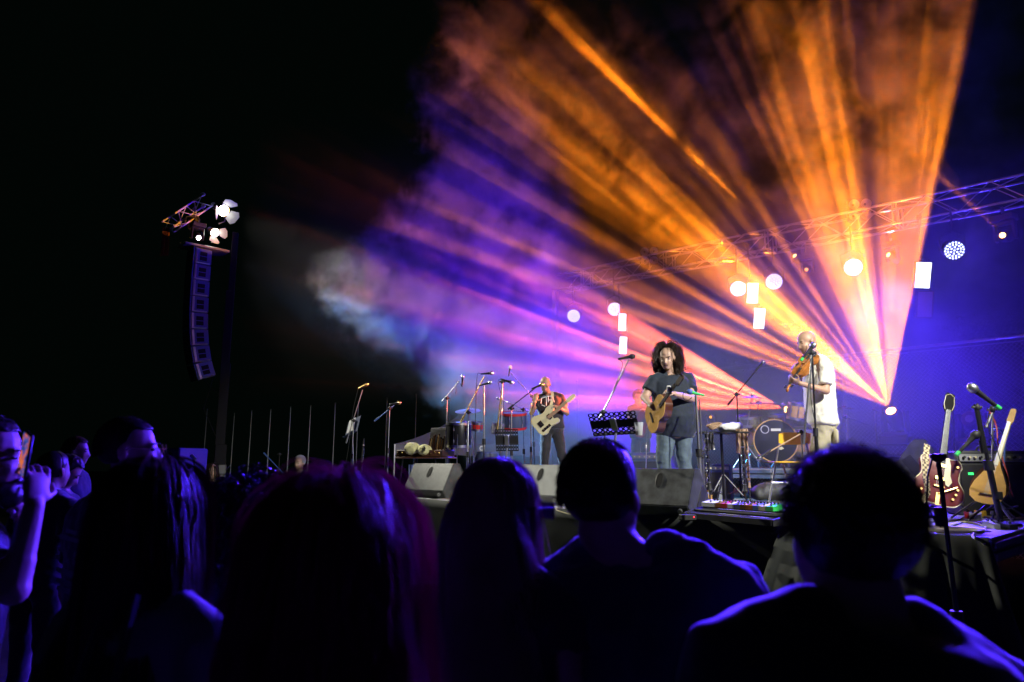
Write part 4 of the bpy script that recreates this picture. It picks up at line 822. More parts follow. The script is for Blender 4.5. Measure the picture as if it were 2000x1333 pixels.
cymbal(P(914, 803, 10.6), (-.05, -.28, 1), .20, 'blue-lit cymbal above the black floor drum', DK(925, 10.8), 'head'); cymbal(P(905, 826, 10.9), (.1, -.2, 1), .12, 'half-hidden cymbal behind the black floor drum', DK(912, 11.0), 'head')
t = thing('drum_throne', 'round padded drummer seat behind the kit', 'stool', DK(1545, 10.3, RT)); q = DK(1545, 10.3, RT); g = MB(); g.lathe([(.001, .42), (.15, .42), (.17, .46), (.15, .5), (.001, .5)], q, Z, 24); g.build('seat', 'black', t)
for k in range(3): a = 2.094 * k; g = MB(); g.tube([q + Z * .42, q + Vector((math.cos(a) * .2, math.sin(a) * .2, .01))], .011, 6); g.build('leg', 'chrome', t)
# percussion table, stick bag, side speaker -------------------------------------
y = 10.0; t = thing('speaker_box', 'angled grey speaker box right of the microphone cluster', 'speaker', DK(1018, y)); g = MB()
pf = [P(1002, 840, y), P(1012, 841, y + .1), P(1029, 884, y + .1), P(1024, 888, y), P(985, 888, y), P(985, 842, y)]
q = DK(1008, 10.3); rz = SROT + R(10); g.prism([(-.20, 0), (.2, 0), (.12, .46), (-.14, .46)], -.2, .2, q, Matrix.Rotation(rz, 3, 'Z') @ Matrix(((1, 0, 0), (0, 0, -1), (0, 1, 0)))); g.build('cabinet', 'tolex', t, flat=True); g = MB(); g.box(q + Matrix.Rotation(rz, 3, 'Z') @ Vector((.06, -.203, .27)), (.04, .006, .12), Matrix.Rotation(rz, 3, 'Z') @ Matrix.Rotation(R(40), 3, 'Y'), .002); g.build('handle', 'deep', t)
# bass amp etc. behind the singer
for px, y, w_, h_, lab in ((1268, 10.8, .55, .62, 'dark amplifier left behind the singer'), (1395, 9.0, .42, .45, 'blue-lit amplifier under the black keyboard stand'), (1500, 9.5, 0, 0, ''),):
    if not w_: continue
    q = DK(px, y); t = thing('amplifier', lab, 'amplifier', q, SROT + R(25), 'back line amplifiers'); g = MB(); g.box((0, 0, h_ / 2 + .015), (w_, .3, h_), None, .015); g.build('cabinet', 'blueshell', t, flat=True, world=False); g = MB(); g.box((0, -.152, h_ * .45), (w_ * .9, .01, h_ * .72), None, .004); g.build('grille_cloth', 'grille', t, world=False); g = MB(); g.box((0, -.155, h_ * .92), (w_ * .9, .012, h_ * .1), None, .004); pn = g.build('control_panel', 'steel', t, world=False)
    for i in range(6): g = MB(); g.cyl((-w_ * .35 + w_ * .14 * i, -.16, h_ * .92), (-w_ * .35 + w_ * .14 * i, -.18, h_ * .92), .012, n=8); g.build('knob', 'cream', pn, world=False)

# brown case with whistles, cloth cap, table ---------------------------------------
y = 10.6; q = DK(832, y); t = thing('folding_table', 'low folding table under the brown case', 'table', q, SROT + R(18)); H = P(840, 893, y).z - DECK
g = MB(); g.box((0, 0, H - .012), (.86, .45, .024), None, .004); g.build('tabletop', 'casebrown', t, flat=True, world=False)
for sx in (-1, 1):
    for sy in (-1, 1): g = MB(); g.cyl((sx * .38, sy * .18, 0), (sx * .30, sy * .18, H - .02), .012, n=8); g.build('leg', 'blackmetal', t, world=False)
t = thing('whistle_case', 'open brown case with brass corners holding rows of whistles', 'case', q + Z * H, SROT + R(18))
g = MB(); g.box((0, -.02, .052), (.84, .36, .10), None, .008); g.build('case_body', 'casebrown', t, flat=True, world=False)
g = MB(); g.box((.17, .17, .27), (.46, .03, .36), Matrix.Rotation(R(-12), 3, 'X'), .006); g.build('lid', 'blackcloth', t, flat=True, world=False)
g = MB(); g.box((.17, .150, .27), (.42, .006, .32), Matrix.Rotation(R(-12), 3, 'X'), .002); g.build('lid_lining', 'tent', t, flat=True, world=False)
for i in range(11): g = MB(); g.lathe([(.010, 0), (.012, .01), (.010, .10)], (-.38 + .076 * i, -.203, .055), (0, -1, 0), 6) if False else g.box((-.38 + .076 * i, -.204, .05 + .015 * (i % 2)), (.022, .01, .03), None, .004); g.build('latch', 'gold', t, world=False)
for i in range(13):
    x = -.03 + .034 * i; h = random.uniform(.16, .33); m = random.choice(['gold', 'maple', 'fret', 'rosewood', 'cream']); w_ = thing('whistle', '', 'whistle', (0, 0, 0), 0, 'whistles standing in the open brown case'); rt = Matrix.Rotation(SROT + R(18), 3, 'Z'); b = q + Z * (H + .10) + rt @ Vector((x, .09, 0)); w_.location = b
    w_['label'] = {'gold': 'brass', 'maple': 'pale wooden', 'fret': 'dark brown', 'rosewood': 'reddish black', 'cream': 'cream'}[m] + ' whistle standing in the open brown case'
    g = MB(); g.tube([b, b + rt @ Vector((random.uniform(-.01, .01), .05, h))], .009, 8); g.build('tube', m, w_); g = MB(); e = b + rt @ Vector((0, .05, h)); g.ell(e, (.012, .012, .02)); g.build('mouthpiece', 'rosewood', w_)
t = thing('cloth_sack', 'pale yellow cloth sack slumped on the brown case', 'sack', P(815, 880, y)); g = MB(); c0 = P(806, 877, 10.5); c1 = P(829, 880, 10.4); c2 = P(843, 885, 10.4)
g.ell(c0, (.13, .12, .10)); g.ell(c1, (.12, .10, .085)); g.ell(c2, (.09, .07, .04)); g.ell(c1 + Vector((.02, -.03, .04)), (.07, .06, .05)); g.build('cloth', mat('pale_yellow_cloth', (.62, .60, .32), .9, var=.15, bump=.6, bscale=30), t, mods=(remesh(.012, 5), wrinkle(.07, .025)))
g = MB(); c = P(828, 874, 10.28); g.tube([c, c + Vector((.01, -.01, -.02)), c + Vector((-.01, -.015, -.05)), c + Vector((-.03, -.01, -.09))], .008, 6); g.tube([c + Vector((-.02, 0, 0)), c + Vector((0, -.01, .012)), c + Vector((.02, 0, -.01)), c + Vector((.01, 0, -.06))], .006, 6); g.build('drawstring', 'black', t)
t = thing('cloth', 'pale blue towel hanging under the folding table', 'towel', DK(812, 10.5)); g = MB(); g.grid([[P(798 + 24 * i / 8, 908 + 16 * j, 10.5 + .03 * math.sin(i * 1.9)) for i in range(9)] for j in range(3)]); g.build('towel', 'head', t, mods=(lambda o: setattr(o.modifiers.new('s', 'SOLIDIFY'), 'thickness', .01),))
# water bottle and floor boxes, left ------------------------------------------------
def bottle(q, lab): t = thing('water_bottle', lab, 'bottle', q, 0, 'water bottles'); g = MB(); g.lathe([(.03, .002), (.034, .01), (.031, .06), (.034, .08), (.031, .11), (.034, .14), (.026, .18), (.012, .205), (.012, .215)], q, Z, 18); g.build('bottle', 'plastic', t); g = MB(); g.cyl(Vector(q) + Z * .214, Vector(q) + Z * .235, .014, n=12); g.build('lid', 'paper', t)
bottle(DK(773, 10.55), 'clear water bottle by the left end stand'); bottle(DK(1405, 8.6, DECK), 'clear bottle under the keyboard stand')
t = thing('drum_case', 'flat dark grey case on the deck behind the water bottle', 'case', DK(735, 11.6), SROT + R(20)); g = MB(); g.box((0, 0, .13), (.62, .4, .24), None, .03); g.build('shell', 'tolex', t, flat=True, world=False); g = MB(); g.tube([(-.08, -.21, .16), (-.07, -.24, .16), (.07, -.24, .16), (.08, -.21, .16)], .008, 6); g.build('handle', 'black', t, world=False)
def pedal(q, rz, m, lab, w_=.075): t = thing('effect_pedal', lab, 'effect pedal', q, rz, 'effect pedals'); g = MB(); g.prism([(-.06, .0), (.06, 0), (.06, .055), (-.06, .035)], -w_ / 2, w_ / 2, (0, 0, 0), Matrix(((0, 0, 1), (1, 0, 0), (0, 1, 0)))); g.build('housing', m, t, flat=True, world=False); g = MB(); g.cyl((0, -.03, .038), (0, -.03, .056), .01, n=10); g.build('switch', 'chrome', t, world=False); g = MB(); g.cyl((-.018, .035, .05), (-.018, .035, .066), .009, n=8); g.build('knob', 'black', t, world=False); g = MB(); g.cyl((.018, .035, .05), (.018, .035, .066), .009, n=8); g.build('knob', 'black', t, world=False)
for i, (px, y, m, l) in enumerate(((708, 10.75, 'yellow', 'yellow pedal below the blue-lit score'), (729, 10.6, 'paper', 'white pedal nearest the left deck edge'), (742, 11.0, 'green', 'green pedal behind the white pedal'), (760, 10.5, 'cream', 'cream pedal beside the water bottle'))): pedal(DK(px, y), SROT + R(30), m, l)

# keyboard-type stand with board, bag and towels; reeds ------------------------------
y = 8.0; q = DK(1411, y); t = thing('accessory_stand', 'black tripod table holding the white bag and towels', 'stand', q); H = P(1411, 846, y).z
g = MB(); g.box((q.x - .0, y, H), (.56, .34, .02), R(-6), .006); g.build('tray', 'black', t, flat=True); g = MB(); g.cyl(q + Z * .28, (q.x, y, H), .017, n=12); g.build('pole', 'blackmetal', t); g = MB(); g.cyl(q + Z * .02, q + Z * .3, .024, n=12); g.build('collar', 'black', t)
for k in range(3):
    a = -2.6 + 2.094 * k; g = MB(); e = q + Vector((math.cos(a) * .30, math.sin(a) * .30, .012)); g.tube([q + Z * .36, e], .011, 6); g.tube([q + Z * .12, (q + Z * .36).lerp(e, .55)], .006, 5); g.build('leg', 'blackmetal', t)
t = thing('white_bag', 'crumpled white plastic bag on the black tripod table', 'bag', P(1425, 834, y)); g = MB(); c = P(1424, 836, y); g.ell(c, (.14, .10, .055)); g.ell(c + Vector((.07, 0, .02)), (.09, .08, .05)); g.build('bag', 'paper', t, mods=(remesh(.01, 4), wrinkle(.06, .03)))
t = thing('cord_bundle', 'tangled brown strap bundle on the black tripod table', 'strap bundle', P(1396, 836, y)); g = MB(); c = P(1395, 836, y)
for k in range(5): g.tube([c + Vector((math.cos(a * .8 + k) * (.05 + .01 * k), math.sin(a * .8 + k) * .04, .02 * math.sin(a + k) + .01 * k)) for a in range(9)], .009, 6)
g.build('strap', 'towel', t)
t = thing('towel', 'tan towel draped over the right end of the tripod table', 'towel', P(1446, 860, y)); g = MB(); g.grid([[P(1437 + 24 * i / 10 + (2 if j > 3 else 0) * (i < 3), 838 + 8.5 * j - (abs(i - 5) * .8 if j == 6 else 0), y - .16 + .02 * math.sin(i * 1.7 + j * .3)) for i in range(11)] for j in range(7)]); g.build('towel', 'towel', t, mods=(lambda o: setattr(o.modifiers.new('s', 'SOLIDIFY'), 'thickness', .012),))
t = thing('dark_cloth', 'dark cloth hanging off the left end of the tripod table', 'cloth', P(1378, 860, y)); g = MB(); g.grid([[P(1376 + 18 * i / 8, 846 + 7 * j - abs(i - 4) * .6 * (j > 3), y - .16 + .025 * math.sin(i * 2.1 + j * .5)) for i in range(9)] for j in range(6)]); g.build('cloth', 'blackcloth', t, mods=(lambda o: setattr(o.modifiers.new('s', 'SOLIDIFY'), 'thickness', .012),))
def reed(a, b, lab, name, m='black', keys='chrome', r=.013, bell=.035):
    a, b = Vector(a), Vector(b); d = (b - a); L_ = d.length; d.normalize(); t = thing(name, lab, name.replace('_', ' '), a, 0, 'wind instruments on pegs')
    g = MB(); g.lathe([(bell, 0), (bell * .7, .03), (r * 1.1, .09), (r, .12), (r, L_ * .5), (r * 1.15, L_ * .51), (r * .95, L_ * .55), (r * .95, L_ * .85)], a, d, 14); g.build('body', m, t)
    g = MB(); g.lathe([(r * .95, L_ * .85), (r * 1.05, L_ * .87), (r * .7, L_ * .94), (r * .35, L_)], a, d, 12); g.build('mouthpiece', 'black', t); B = basis(d)
    g = MB()
    for i in range(16):
        u = .16 + .64 * i / 16; an = -2.2 + 1.4 * (i % 3) * .6; e = B.col[0] * math.cos(an) + B.col[1] * math.sin(an); p = a + d * L_ * u + e * (r + .004); g.lathe([(.001, 0), (.009, 0), (.009, .004), (.001, .005)], p, e, 8); g.cyl(p, p + d * .03, .0025, n=5)
    g.cyl(a + d * L_ * .15 + B.col[0] * (r + .005), a + d * L_ * .8 + B.col[0] * (r + .005), .0025, n=6); g.build('keywork', keys, t)
    for u in (.5, .12, .85): g = MB(); g.lathe([(r * 1.15, 0), (r * 1.25, .005), (r * 1.15, .014)], a + d * L_ * u, d, 14); g.build('ring', 'chrome', t)
    fb = Vector((a.x, a.y, DECK)); s_ = thing('instrument_peg', 'small black peg stand holding the ' + lab.replace('black ', '', 1).replace(' with silver keys', ''), 'peg stand', fb, 0, 'wind instrument peg stands'); g = MB(); g.cyl(fb + Z * .01, a + d * .04, .008, n=8); g.build('peg', 'black', s_)
    for k in range(4): an = .4 + 1.5708 * k; g = MB(); g.tube([fb + Z * .03, fb + Vector((math.cos(an) * .09, math.sin(an) * .09, .008))], .007, 5); g.build('foot', 'black', s_)
y = 7.4; reed(P(1386, 958, y), P(1380, 841, y), 'black clarinet with silver keys left under the tripod table', 'clarinet', r=.015)
y = 7.45; reed(P(1456, 960, y), P(1450, 860, y), 'black clarinet with silver keys right under the tripod table', 'clarinet', r=.017)
reed(P(1464, 953, y + .15), P(1458, 866, y + .15), 'brown wooden recorder right beside the clarinet', 'recorder', 'towel', 'gold', r=.010, bell=.016)
y = 11.1; reed(P(702, 950, y), P(711, 857, y), 'black clarinet at the left end by the blue-lit score', 'clarinet', r=.016)
y = 7.5; c = P(1377, 950, y); t = thing('saxophone', 'small brass saxophone standing by the left clarinet', 'saxophone', c); g = MB(); g.tube([c + Vector(p) for p in ((-.05, 0, -.02), (-.05, 0, -.07), (-.02, 0, -.10), (.02, 0, -.09), (.035, 0, -.04), (.03, 0, .06), (.02, 0, .14))], [.045, .03, .024, .02, .017, .013, .010], 14); g.build('body', 'gold', t); g = MB()
for i in range(9): g.lathe([(.001, 0), (.012, 0), (.012, .006), (.001, .008)], c + Vector((.02 - .004 * (i % 2) * 3 - .03 * (i % 3), -.03, -.07 + .022 * i)), (0, -1, 0), 10)
g.build('keywork', 'chrome', t); g = MB(); g.tube([c + Vector((.02, 0, .14)), c + Vector((.0, 0, .165)), c + Vector((-.03, 0, .16))], .008, 8); g.build('mouthpiece', 'black', t)
t = thing('wooden_box', 'small pale wooden box behind the saxophone', 'box', DK(1372, 7.9), .2); g = MB(); g.box((0, 0, .06), (.14, .12, .12), None, .004); g.build('box', 'wood', t, flat=True, world=False); g = MB(); g.box((0, 0, .124), (.145, .125, .008), None, .002); g.build('lid', 'wood', t, flat=True, world=False)
t = thing('gig_bag', 'soft dark instrument bag lying under the riser', 'bag', DK(1525, 8.8)); g = MB(); c = DK(1515, 8.9, DECK + .13); g.ell(c, (.34, .16, .12)); g.ell(c + Vector((.25, -.05, .02)), (.2, .13, .13)); g.ell(c + Vector((-.22, 0, -.04)), (.16, .12, .08)); g.build('bag', 'tolex', t, mods=(remesh(.02, 5), wrinkle(.15, .05))); g = MB(); g.tube([c + Vector((.0, -.17, .02)), c + Vector((.08, -.2, .10)), c + Vector((.2, -.19, .06))], .014, 6); g.build('handle', 'black', t)

# pedalboard --------------------------------------------------------------------
y = 5.95; c = P(1432, 992, y); A = DK(1362, 6.35); B = DK(1532, 5.55); mid = (A + B) / 2; d = (B - A).normalized(); rz = math.atan2(d.y, d.x); Lp = (B - A).length
t = thing('pedalboard', 'long black pedalboard crowded with pedals at the deck edge', 'pedalboard', mid, rz)
fr = Matrix(((0, 0, 1), (1, 0, 0), (0, 1, 0)))
for k, (yy, z) in enumerate(((-.16, .045), (-.05, .075), (.06, .105), (.16, .13))): g = MB(); g.box((0, yy, z), (Lp, .055, .022), Matrix.Rotation(R(16), 3, 'X'), .004); g.build('rail', 'black', t, flat=True, world=False)
for s_ in (-1, 1): g = MB(); g.prism([(-.2, .005), (.2, .005), (.2, .13), (-.2, .05)], s_ * Lp / 2 - .012, s_ * Lp / 2 + .012, (0, 0, 0), fr); g.build('side_frame', 'black', t, flat=True, world=False)
g = MB(); g.box((0, -.20, .030), (Lp, .012, .05), None, .003); fp = g.build('front_rail', 'black', t, flat=True, world=False)
F_ = Matrix.Rotation(rz, 3, 'Z') @ Matrix(((1, 0, 0), (0, 0, -1), (0, 1, 0))); R3 = Matrix.Rotation(rz, 3, 'Z')
text('classic 2', .035, mid + R3 @ Vector((Lp / 2 - .14, -.208, .031)), F_, M['decal'], fp)
cols = ['paper', 'cream', 'violin', 'red', 'paper', 'blueshell', 'gold', 'violin', 'cablegreen', 'cream', 'green', 'paper']
labs = ['wide pale grey', 'cream', 'brown', 'dark red', 'white', 'navy blue', 'gold', 'second brown', 'bright blue', 'second cream', 'green', 'white end']
for i in range(11):
    x = -Lp / 2 + .12 + (Lp - .2) * i / 11; w_ = .17 if i == 0 else .078
    if i == 1: continue
    o = R3 @ Vector((x + (.03 if i == 0 else 0), .02, .105)); pedal(mid + o, rz, cols[i], labs[i] + ' effect pedal on the pedalboard', w_)
t = thing('di_box', 'small dark box with red light right of the singer\'s wedge', 'connector box', DK(1338, 6.0), .3); g = MB(); g.box((0, 0, .03), (.12, .1, .05), None, .008); g.build('housing', 'black', t, flat=True, world=False); g = MB(); g.ell((.03, -.052, .035), (.006, .006, .006)); g.build('indicator', 'led_red', t, world=False)
for i, (px, y, m, l, a) in enumerate(((1893, 6.2, 'paper', 'white pedal at the amplifier foot', .2), (1883, 6.3, 'red', 'red pedal at the amplifier foot', .3), (1900, 6.45, 'yellow', 'yellow pedal at the amplifier foot', 0.), (1926, 5.35, 'paper', 'white pedal tipped beside the round stand base', .9), (1948, 5.3, 'tolex', 'grey pedal right of the round stand base', 1.2))): pedal(DK(px, y), SROT + a, m, l, .09)

# cables ---------------------------------------------------------------------------
def cable(pts, lab, m='cable', r=.006, k=6):
    pts = [Vector(p) for p in pts]; out = []
    for i in range(len(pts) - 1):
        for q in range(k):
            u = q / k; p0, p1, p2, p3 = pts[max(i - 1, 0)], pts[i], pts[i + 1], pts[min(i + 2, len(pts) - 1)]
            out.append(.5 * ((2 * p1) + (-p0 + p2) * u + (2 * p0 - 5 * p1 + 4 * p2 - p3) * u * u + (-p0 + 3 * p1 - 3 * p2 + p3) * u ** 3))
    out.append(pts[-1]); g = MB(); g.tube(out, r, 6); o = g.build('cable', m); return tag(o, lab, 'cable', 'cables on and off the deck')
def floor(*xy, z=.008): return [D(x, y_, DECK + z) for x, y_ in xy]
cable(floor((1700, 1048), (1760, 1040), (1830, 1034), (1880, 1020), (1925, 1030)) + [S(.10, -.03, .01), S(.02, -.06, -.06), S(.0, -.09, -.35), S(-.02, -.10, -.62)], 'thick cream cable curving over the stage corner and hanging down', 'cableyellow', .0085)
for i in range(7):
    c = D(1840 + 4 * i, 1037 - i * .8, DECK + .006 + .004 * i); rx = .20 + .02 * (i % 3); ry = .12 + .015 * (i % 2)
    if i == 0: cp = []
    cp += [c + R3 @ Vector((rx * math.cos(a * .7854), ry * math.sin(a * .7854), .0)) for a in range(8)]
cable(cp, 'cream cable coiled in loops near the stage corner', 'cableyellow', .006, 4)
cable(floor((1700, 1030), (1790, 1026), (1850, 1030), (1905, 1012), (1960, 1012), (2040, 1000)), 'black cable waving across the blue-lit deck')
cable(floor((1760, 1018), (1815, 1020), (1870, 1016), (1900, 1004), (1960, 1016), (2060, 1008)), 'black cable behind the coiled cream loops')
cable([P(1930, 800, 6), P(1945, 830, 6), P(1950, 870, 5.95), P(1965, 920, 5.9), P(1975, 960, 5.9)] + floor((1990, 985), (2040, 995)), 'red cable looping down the silver stand', 'cablered', .006)
cable([P(1938, 840, 6), P(1952, 838, 6), P(1962, 860, 6), P(1960, 920, 6), P(1955, 985, 6)], 'blue-grey cable hanging right of the silver stand', 'cablegreen', .006)
cable(floor((1960, 988), (2000, 990), (2060, 998)), 'white tube lying on the deck at the right edge', 'paper', .012)
cable(floor((1240, 992), (1290, 1003), (1320, 1000)) + [S(3.9, -.02, .01), S(3.6, -.05, -.06), S(3.3, -.05, -.04), S(2.95, -.02, .01)] + floor((1390, 1003)), 'pale cable drooping over the deck edge under the singer', 'cableyellow', .0045)
cable(floor((1350, 1000), (1385, 1006), (1420, 1000), (1480, 1012), (1540, 1010)), 'black cable along the deck edge before the pedalboard')
cable(floor((1360, 985), (1340, 993), (1375, 1001), (1400, 1010), (1350, 1008)), 'tangled blue-lit cable right of the singer\'s wedge', 'cablegreen', .006)
cable(floor((700, 962), (760, 967), (810, 972), (850, 975), (900, 973)), 'cable running under the left wedge speaker', 'alu', .006)
cable(floor((940, 975), (1030, 982), (1090, 988), (1180, 992)), 'cable along the deck edge by the middle wedge')
cable([P(1264, 832, 7.35), P(1263, 870, 7.35), P(1262, 905, 7.4)] + floor((1262, 968), (1300, 985)), 'pale lead hanging from the acoustic guitar', 'alu', .004)
y = 10.6
for i, (px, w_) in enumerate(((705, .3), (735, .35))): cable([DK(px - 15, 11.0, DECK + .01), DK(px, 10.9, DECK + .02), DK(px + 12, 11.05, DECK + .01), DK(px + 25, 10.8, DECK + .01), DK(px + 45, 10.9, DECK + .01)], ['tangled yellow cable left of the water bottle', 'second tangled cable left of the water bottle'][i], ['cableyellow', 'cablegreen'][i], .006)

# canopy tent on the grass beyond the left end -------------------------------------------
y = 14.5; x0, x1 = P(770, 900, y).x, P(1075, 900, y).x; pk = P(920, 795, y + 1.4); ez = P(800, 868, y).z
t = thing('canopy_tent', 'grey peaked canopy tent beyond the percussion', 'tent', ((x0 + x1) / 2, y + 1.4, 0)); g = MB(); e = [Vector((x0, y, ez)), Vector((x1, y, ez)), Vector((x1, y + 2.8, ez)), Vector((x0, y + 2.8, ez))]
for i in range(4):
    a, b = e[i], e[(i + 1) % 4]; rows = []
    for j in range(7):
        v = j / 6; rows.append([a.lerp(b, k / 8).lerp(pk, v) - Z * .12 * math.sin(math.pi * v) for k in range(9)])
    g.grid(rows)
    g.grid([[a.lerp(b, k / 8) + Z * (.0 - .22 * q - .03 * math.sin(k * 2.1) * q) for k in range(9)] for q in (0, 1)])
g.build('roof', 'tent', t)
for p in e: g = MB(); g.cyl((p.x, p.y, 0), p, .022, n=8); g.build('leg', 'steel', t)

# ================================================================== left speaker tower
M['pale'] = mat('pale_truss_paint', (.5, .5, .48), .5)
ty = 15.0; tb = P(443, 690, ty); TX, TY = tb.x, ty
t = thing('speaker_tower', 'dark telescopic lifting tower mast at the left', 'tower', (TX, TY, 0), 0)
topz = P(441, 455, ty).z
for a0, a1, w_, dx in ((0, .30, .23, .03), (.22, .56, .20, .0), (.48, .80, .17, -.02), (.74, 1.0, .13, .0)):
    g = MB(); z0, z1 = topz * a0, topz * a1; g.box((TX + dx, TY, (z0 + z1) / 2), (w_, w_ * .8, z1 - z0), R(20), .008); ms = g.build('mast', 'blackmetal', t, flat=True)
    g = MB(); rz_ = Matrix.Rotation(R(20), 3, 'Z')
    for k in (-.3, .3): g.box(Vector((TX + dx, TY, (z0 + z1) / 2)) + rz_ @ Vector((w_ * k, -w_ * .41, 0)), (.012, .008, z1 - z0), R(20))
    g.build('guide_rib', 'steel', ms, flat=True)
    g = MB(); q = Vector((TX + dx, TY, z0 + (z1 - z0) * .35)) + rz_ @ Vector((0, -w_ * .42, 0)); g.box(q, (.06, .01, .12), R(20)); g.build('warning_label', 'paper', ms, flat=True)
for k in range(4):
    a = R(25 + 90 * k); g = MB(); e = Vector((TX + math.cos(a) * 1.0, TY + math.sin(a) * 1.0, .04)); g.cyl((TX, TY, 1.55), e, .028, n=8); g.cyl((TX, TY, .2), e, .03, n=8); g.lathe([(.002, 0), (.09, 0), (.09, .02), (.02, .04)], e - Z * .04, Z, 16); g.build('outrigger', 'blueshell', t)
g = MB(); g.box((TX + .12, TY - .08, 1.5), (.16, .14, .26), R(20), .01); g.cyl((TX + .2, TY - .1, 1.5), (TX + .32, TY - .16, 1.62), .01); g.build('winch', 'steel', t)
# short truss arm across the top (orange-lit), end rings
la, lb = P(312, 445, ty - .7), P(392, 392, ty + .3); t2 = thing('short_truss', 'orange-lit triangular truss arm on top of the speaker tower', 'truss', la)
d = (lb - la).normalized(); u_ = Vector((0, 0, 1)); u_ = (u_ - d * u_.dot(d)).normalized(); v_ = d.cross(u_); W = .30; L_ = (lb - la).length
ch = [(0, 0), (W, 0), (W * .5, W * .9)]
for x, z in ch: g = MB(); g.cyl(la + v_ * x + u_ * (z - .15), lb + v_ * x + u_ * (z - .15), .02, n=8); e = lb + v_ * x + u_ * (z - .15); g.lathe([(.025, 0), (.05, 0), (.05, .03), (.025, .03)], e, (0, -1, .2), 14, cap=False); g.build('chord', 'pale', t2)
g = MB(); n_ = int(L_ / .28)
for i in range(n_):
    for k in range(3):
        a, b = ch[k], ch[(k + 1) % 3]; a, b = (a, b) if i % 2 else (b, a); g.cyl(la + d * (i * .28) + v_ * a[0] + u_ * (a[1] - .15), la + d * ((i + 1) * .28) + v_ * b[0] + u_ * (b[1] - .15), .009, n=6)
g.build('lattice', 'pale', t2)
g = MB(); q = P(324, 470, ty - .6)
for k in range(4): g.tube([q + Vector((.04 * k - .08, 0, .3)), q + Vector((.04 * k - .07, 0, 0)), q + Vector((.045 * k - .07, 0, -.35))], .022, 6)
t3 = thing('cable_bundle', 'cables hanging off the low end of the orange-lit truss arm', 'cable', q); g.build('cable', 'casebrown', t3)
q = P(378, 436, ty - .1); t3 = thing('chain_hoist', 'orange-lit chain hoist between truss arm and line array', 'hoist', q); g = MB(); g.box(q, (.24, .22, .30), R(15), .03); g.build('motor_housing', 'black', t3); g = MB(); g.tube([q + Vector((-.13, -.13, -.02)), q + Vector((-.1, -.13, .10)), q + Vector((.08, -.13, .12)), q + Vector((.14, -.13, -.02))], .02, 8); g.build('handle', 'alu', t3); g = MB(); g.tube([q + Z * .14, q + Z * .32], .012, 6); g.lathe([(.02, 0), (.04, 0), (.04, .02), (.02, .02)], q + Z * .33, (0, -1, 0), 12, cap=False); g.build('hook', 'steel', t3)
# line array: eight cabinets on a J-curve
t = None; q0 = P(389, 490, 14.5); fx = -V.copy(); sx = U.copy(); tilt = 0.0; pos = q0.copy(); tl = [0, 1, 2, 3, 4.5, 7, 10, 14]
fr_ = thing('flying_frame', 'riveted steel flying frame above the line array', 'rigging frame', q0); g = MB(); g.box(q0 + Z * .05 - fx * .1, (.95, .5, .05), math.atan2(fx.y, fx.x), .006); g.build('frame', 'steel', fr_, flat=True)
for k in (-.2, .1, .4): g = MB(); g.ell(q0 + Z * .085 + fx * k, (.02, .02, .02)); g.build('bolt', 'chrome', fr_)
H = .358; names = ['topmost', 'second from the top', 'third from the top', 'fourth from the top', 'fifth from the top', 'sixth from the top', 'seventh from the top', 'lowest, most tilted']
acc = 0.0; top = q0.copy()
for i in range(8):
    acc = [0, 0, 1, 2, 4, 8, 13, 20][i]; ar = R(acc); dn = Vector((0, 0, -1)) * math.cos(ar) - fx * math.sin(ar); ff = fx * math.cos(ar) + Z * math.sin(ar) * -1 * -1
    ff = (fx * math.cos(ar) - Vector((0, 0, 1)) * math.sin(ar)); F_ = Matrix((ff, sx, ff.cross(sx))).transposed(); c = top + dn * H / 2; rear = c
    t = thing('line_array_cabinet', names[i] + ' of the eight blue-lit line array cabinets', 'speaker', c, 0, 'cabinets of the hanging line array')
    g = MB(); hh = H - .005; poly = [(-.26, -hh * .30), (.20, -hh / 2), (.20, hh / 2), (-.26, hh * .30)]; poly = [(-.20, -hh * .46), (.18, -hh / 2), (.18, hh / 2), (-.20, hh * .46)]
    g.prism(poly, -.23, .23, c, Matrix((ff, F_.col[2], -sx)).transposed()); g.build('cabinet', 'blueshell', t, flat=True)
    g = MB(); g.box(c + ff * .183, (.012, .40, hh * .8), F_, .003); g.build('grille', 'grille', t, flat=True)
    for s_ in (-.75, .75):
        g = MB(); g.box(c - sx * .232 - ff * (.03) + F_.col[2] * hh * .2 * s_, (.15, .006, .09), F_); g.build('handle', 'deep', t, flat=True)
    g = MB(); g.box(c - sx * .235 + ff * .12, (.05, .03, hh * .96), F_, .004); g.cyl(c - sx * .255 - ff * .16 + F_.col[2] * hh * .45, c - sx * .235 + ff * .12 + F_.col[2] * hh * .45, .018, n=8); g.build('rigging_bar', 'steel', t, flat=True)
    top = top + dn * H
t = thing('tension_cable', 'thin dark cables trailing below the line array', 'cable', top); g = MB(); g.tube([top, P(415, 760, 14.6), P(432, 775, 14.7)], .008, 5); g.tube([top - fx * .2, P(398, 800, 14.5), P(425, 860, 14.7)], .006, 5); g.build('cable', 'cable', t)
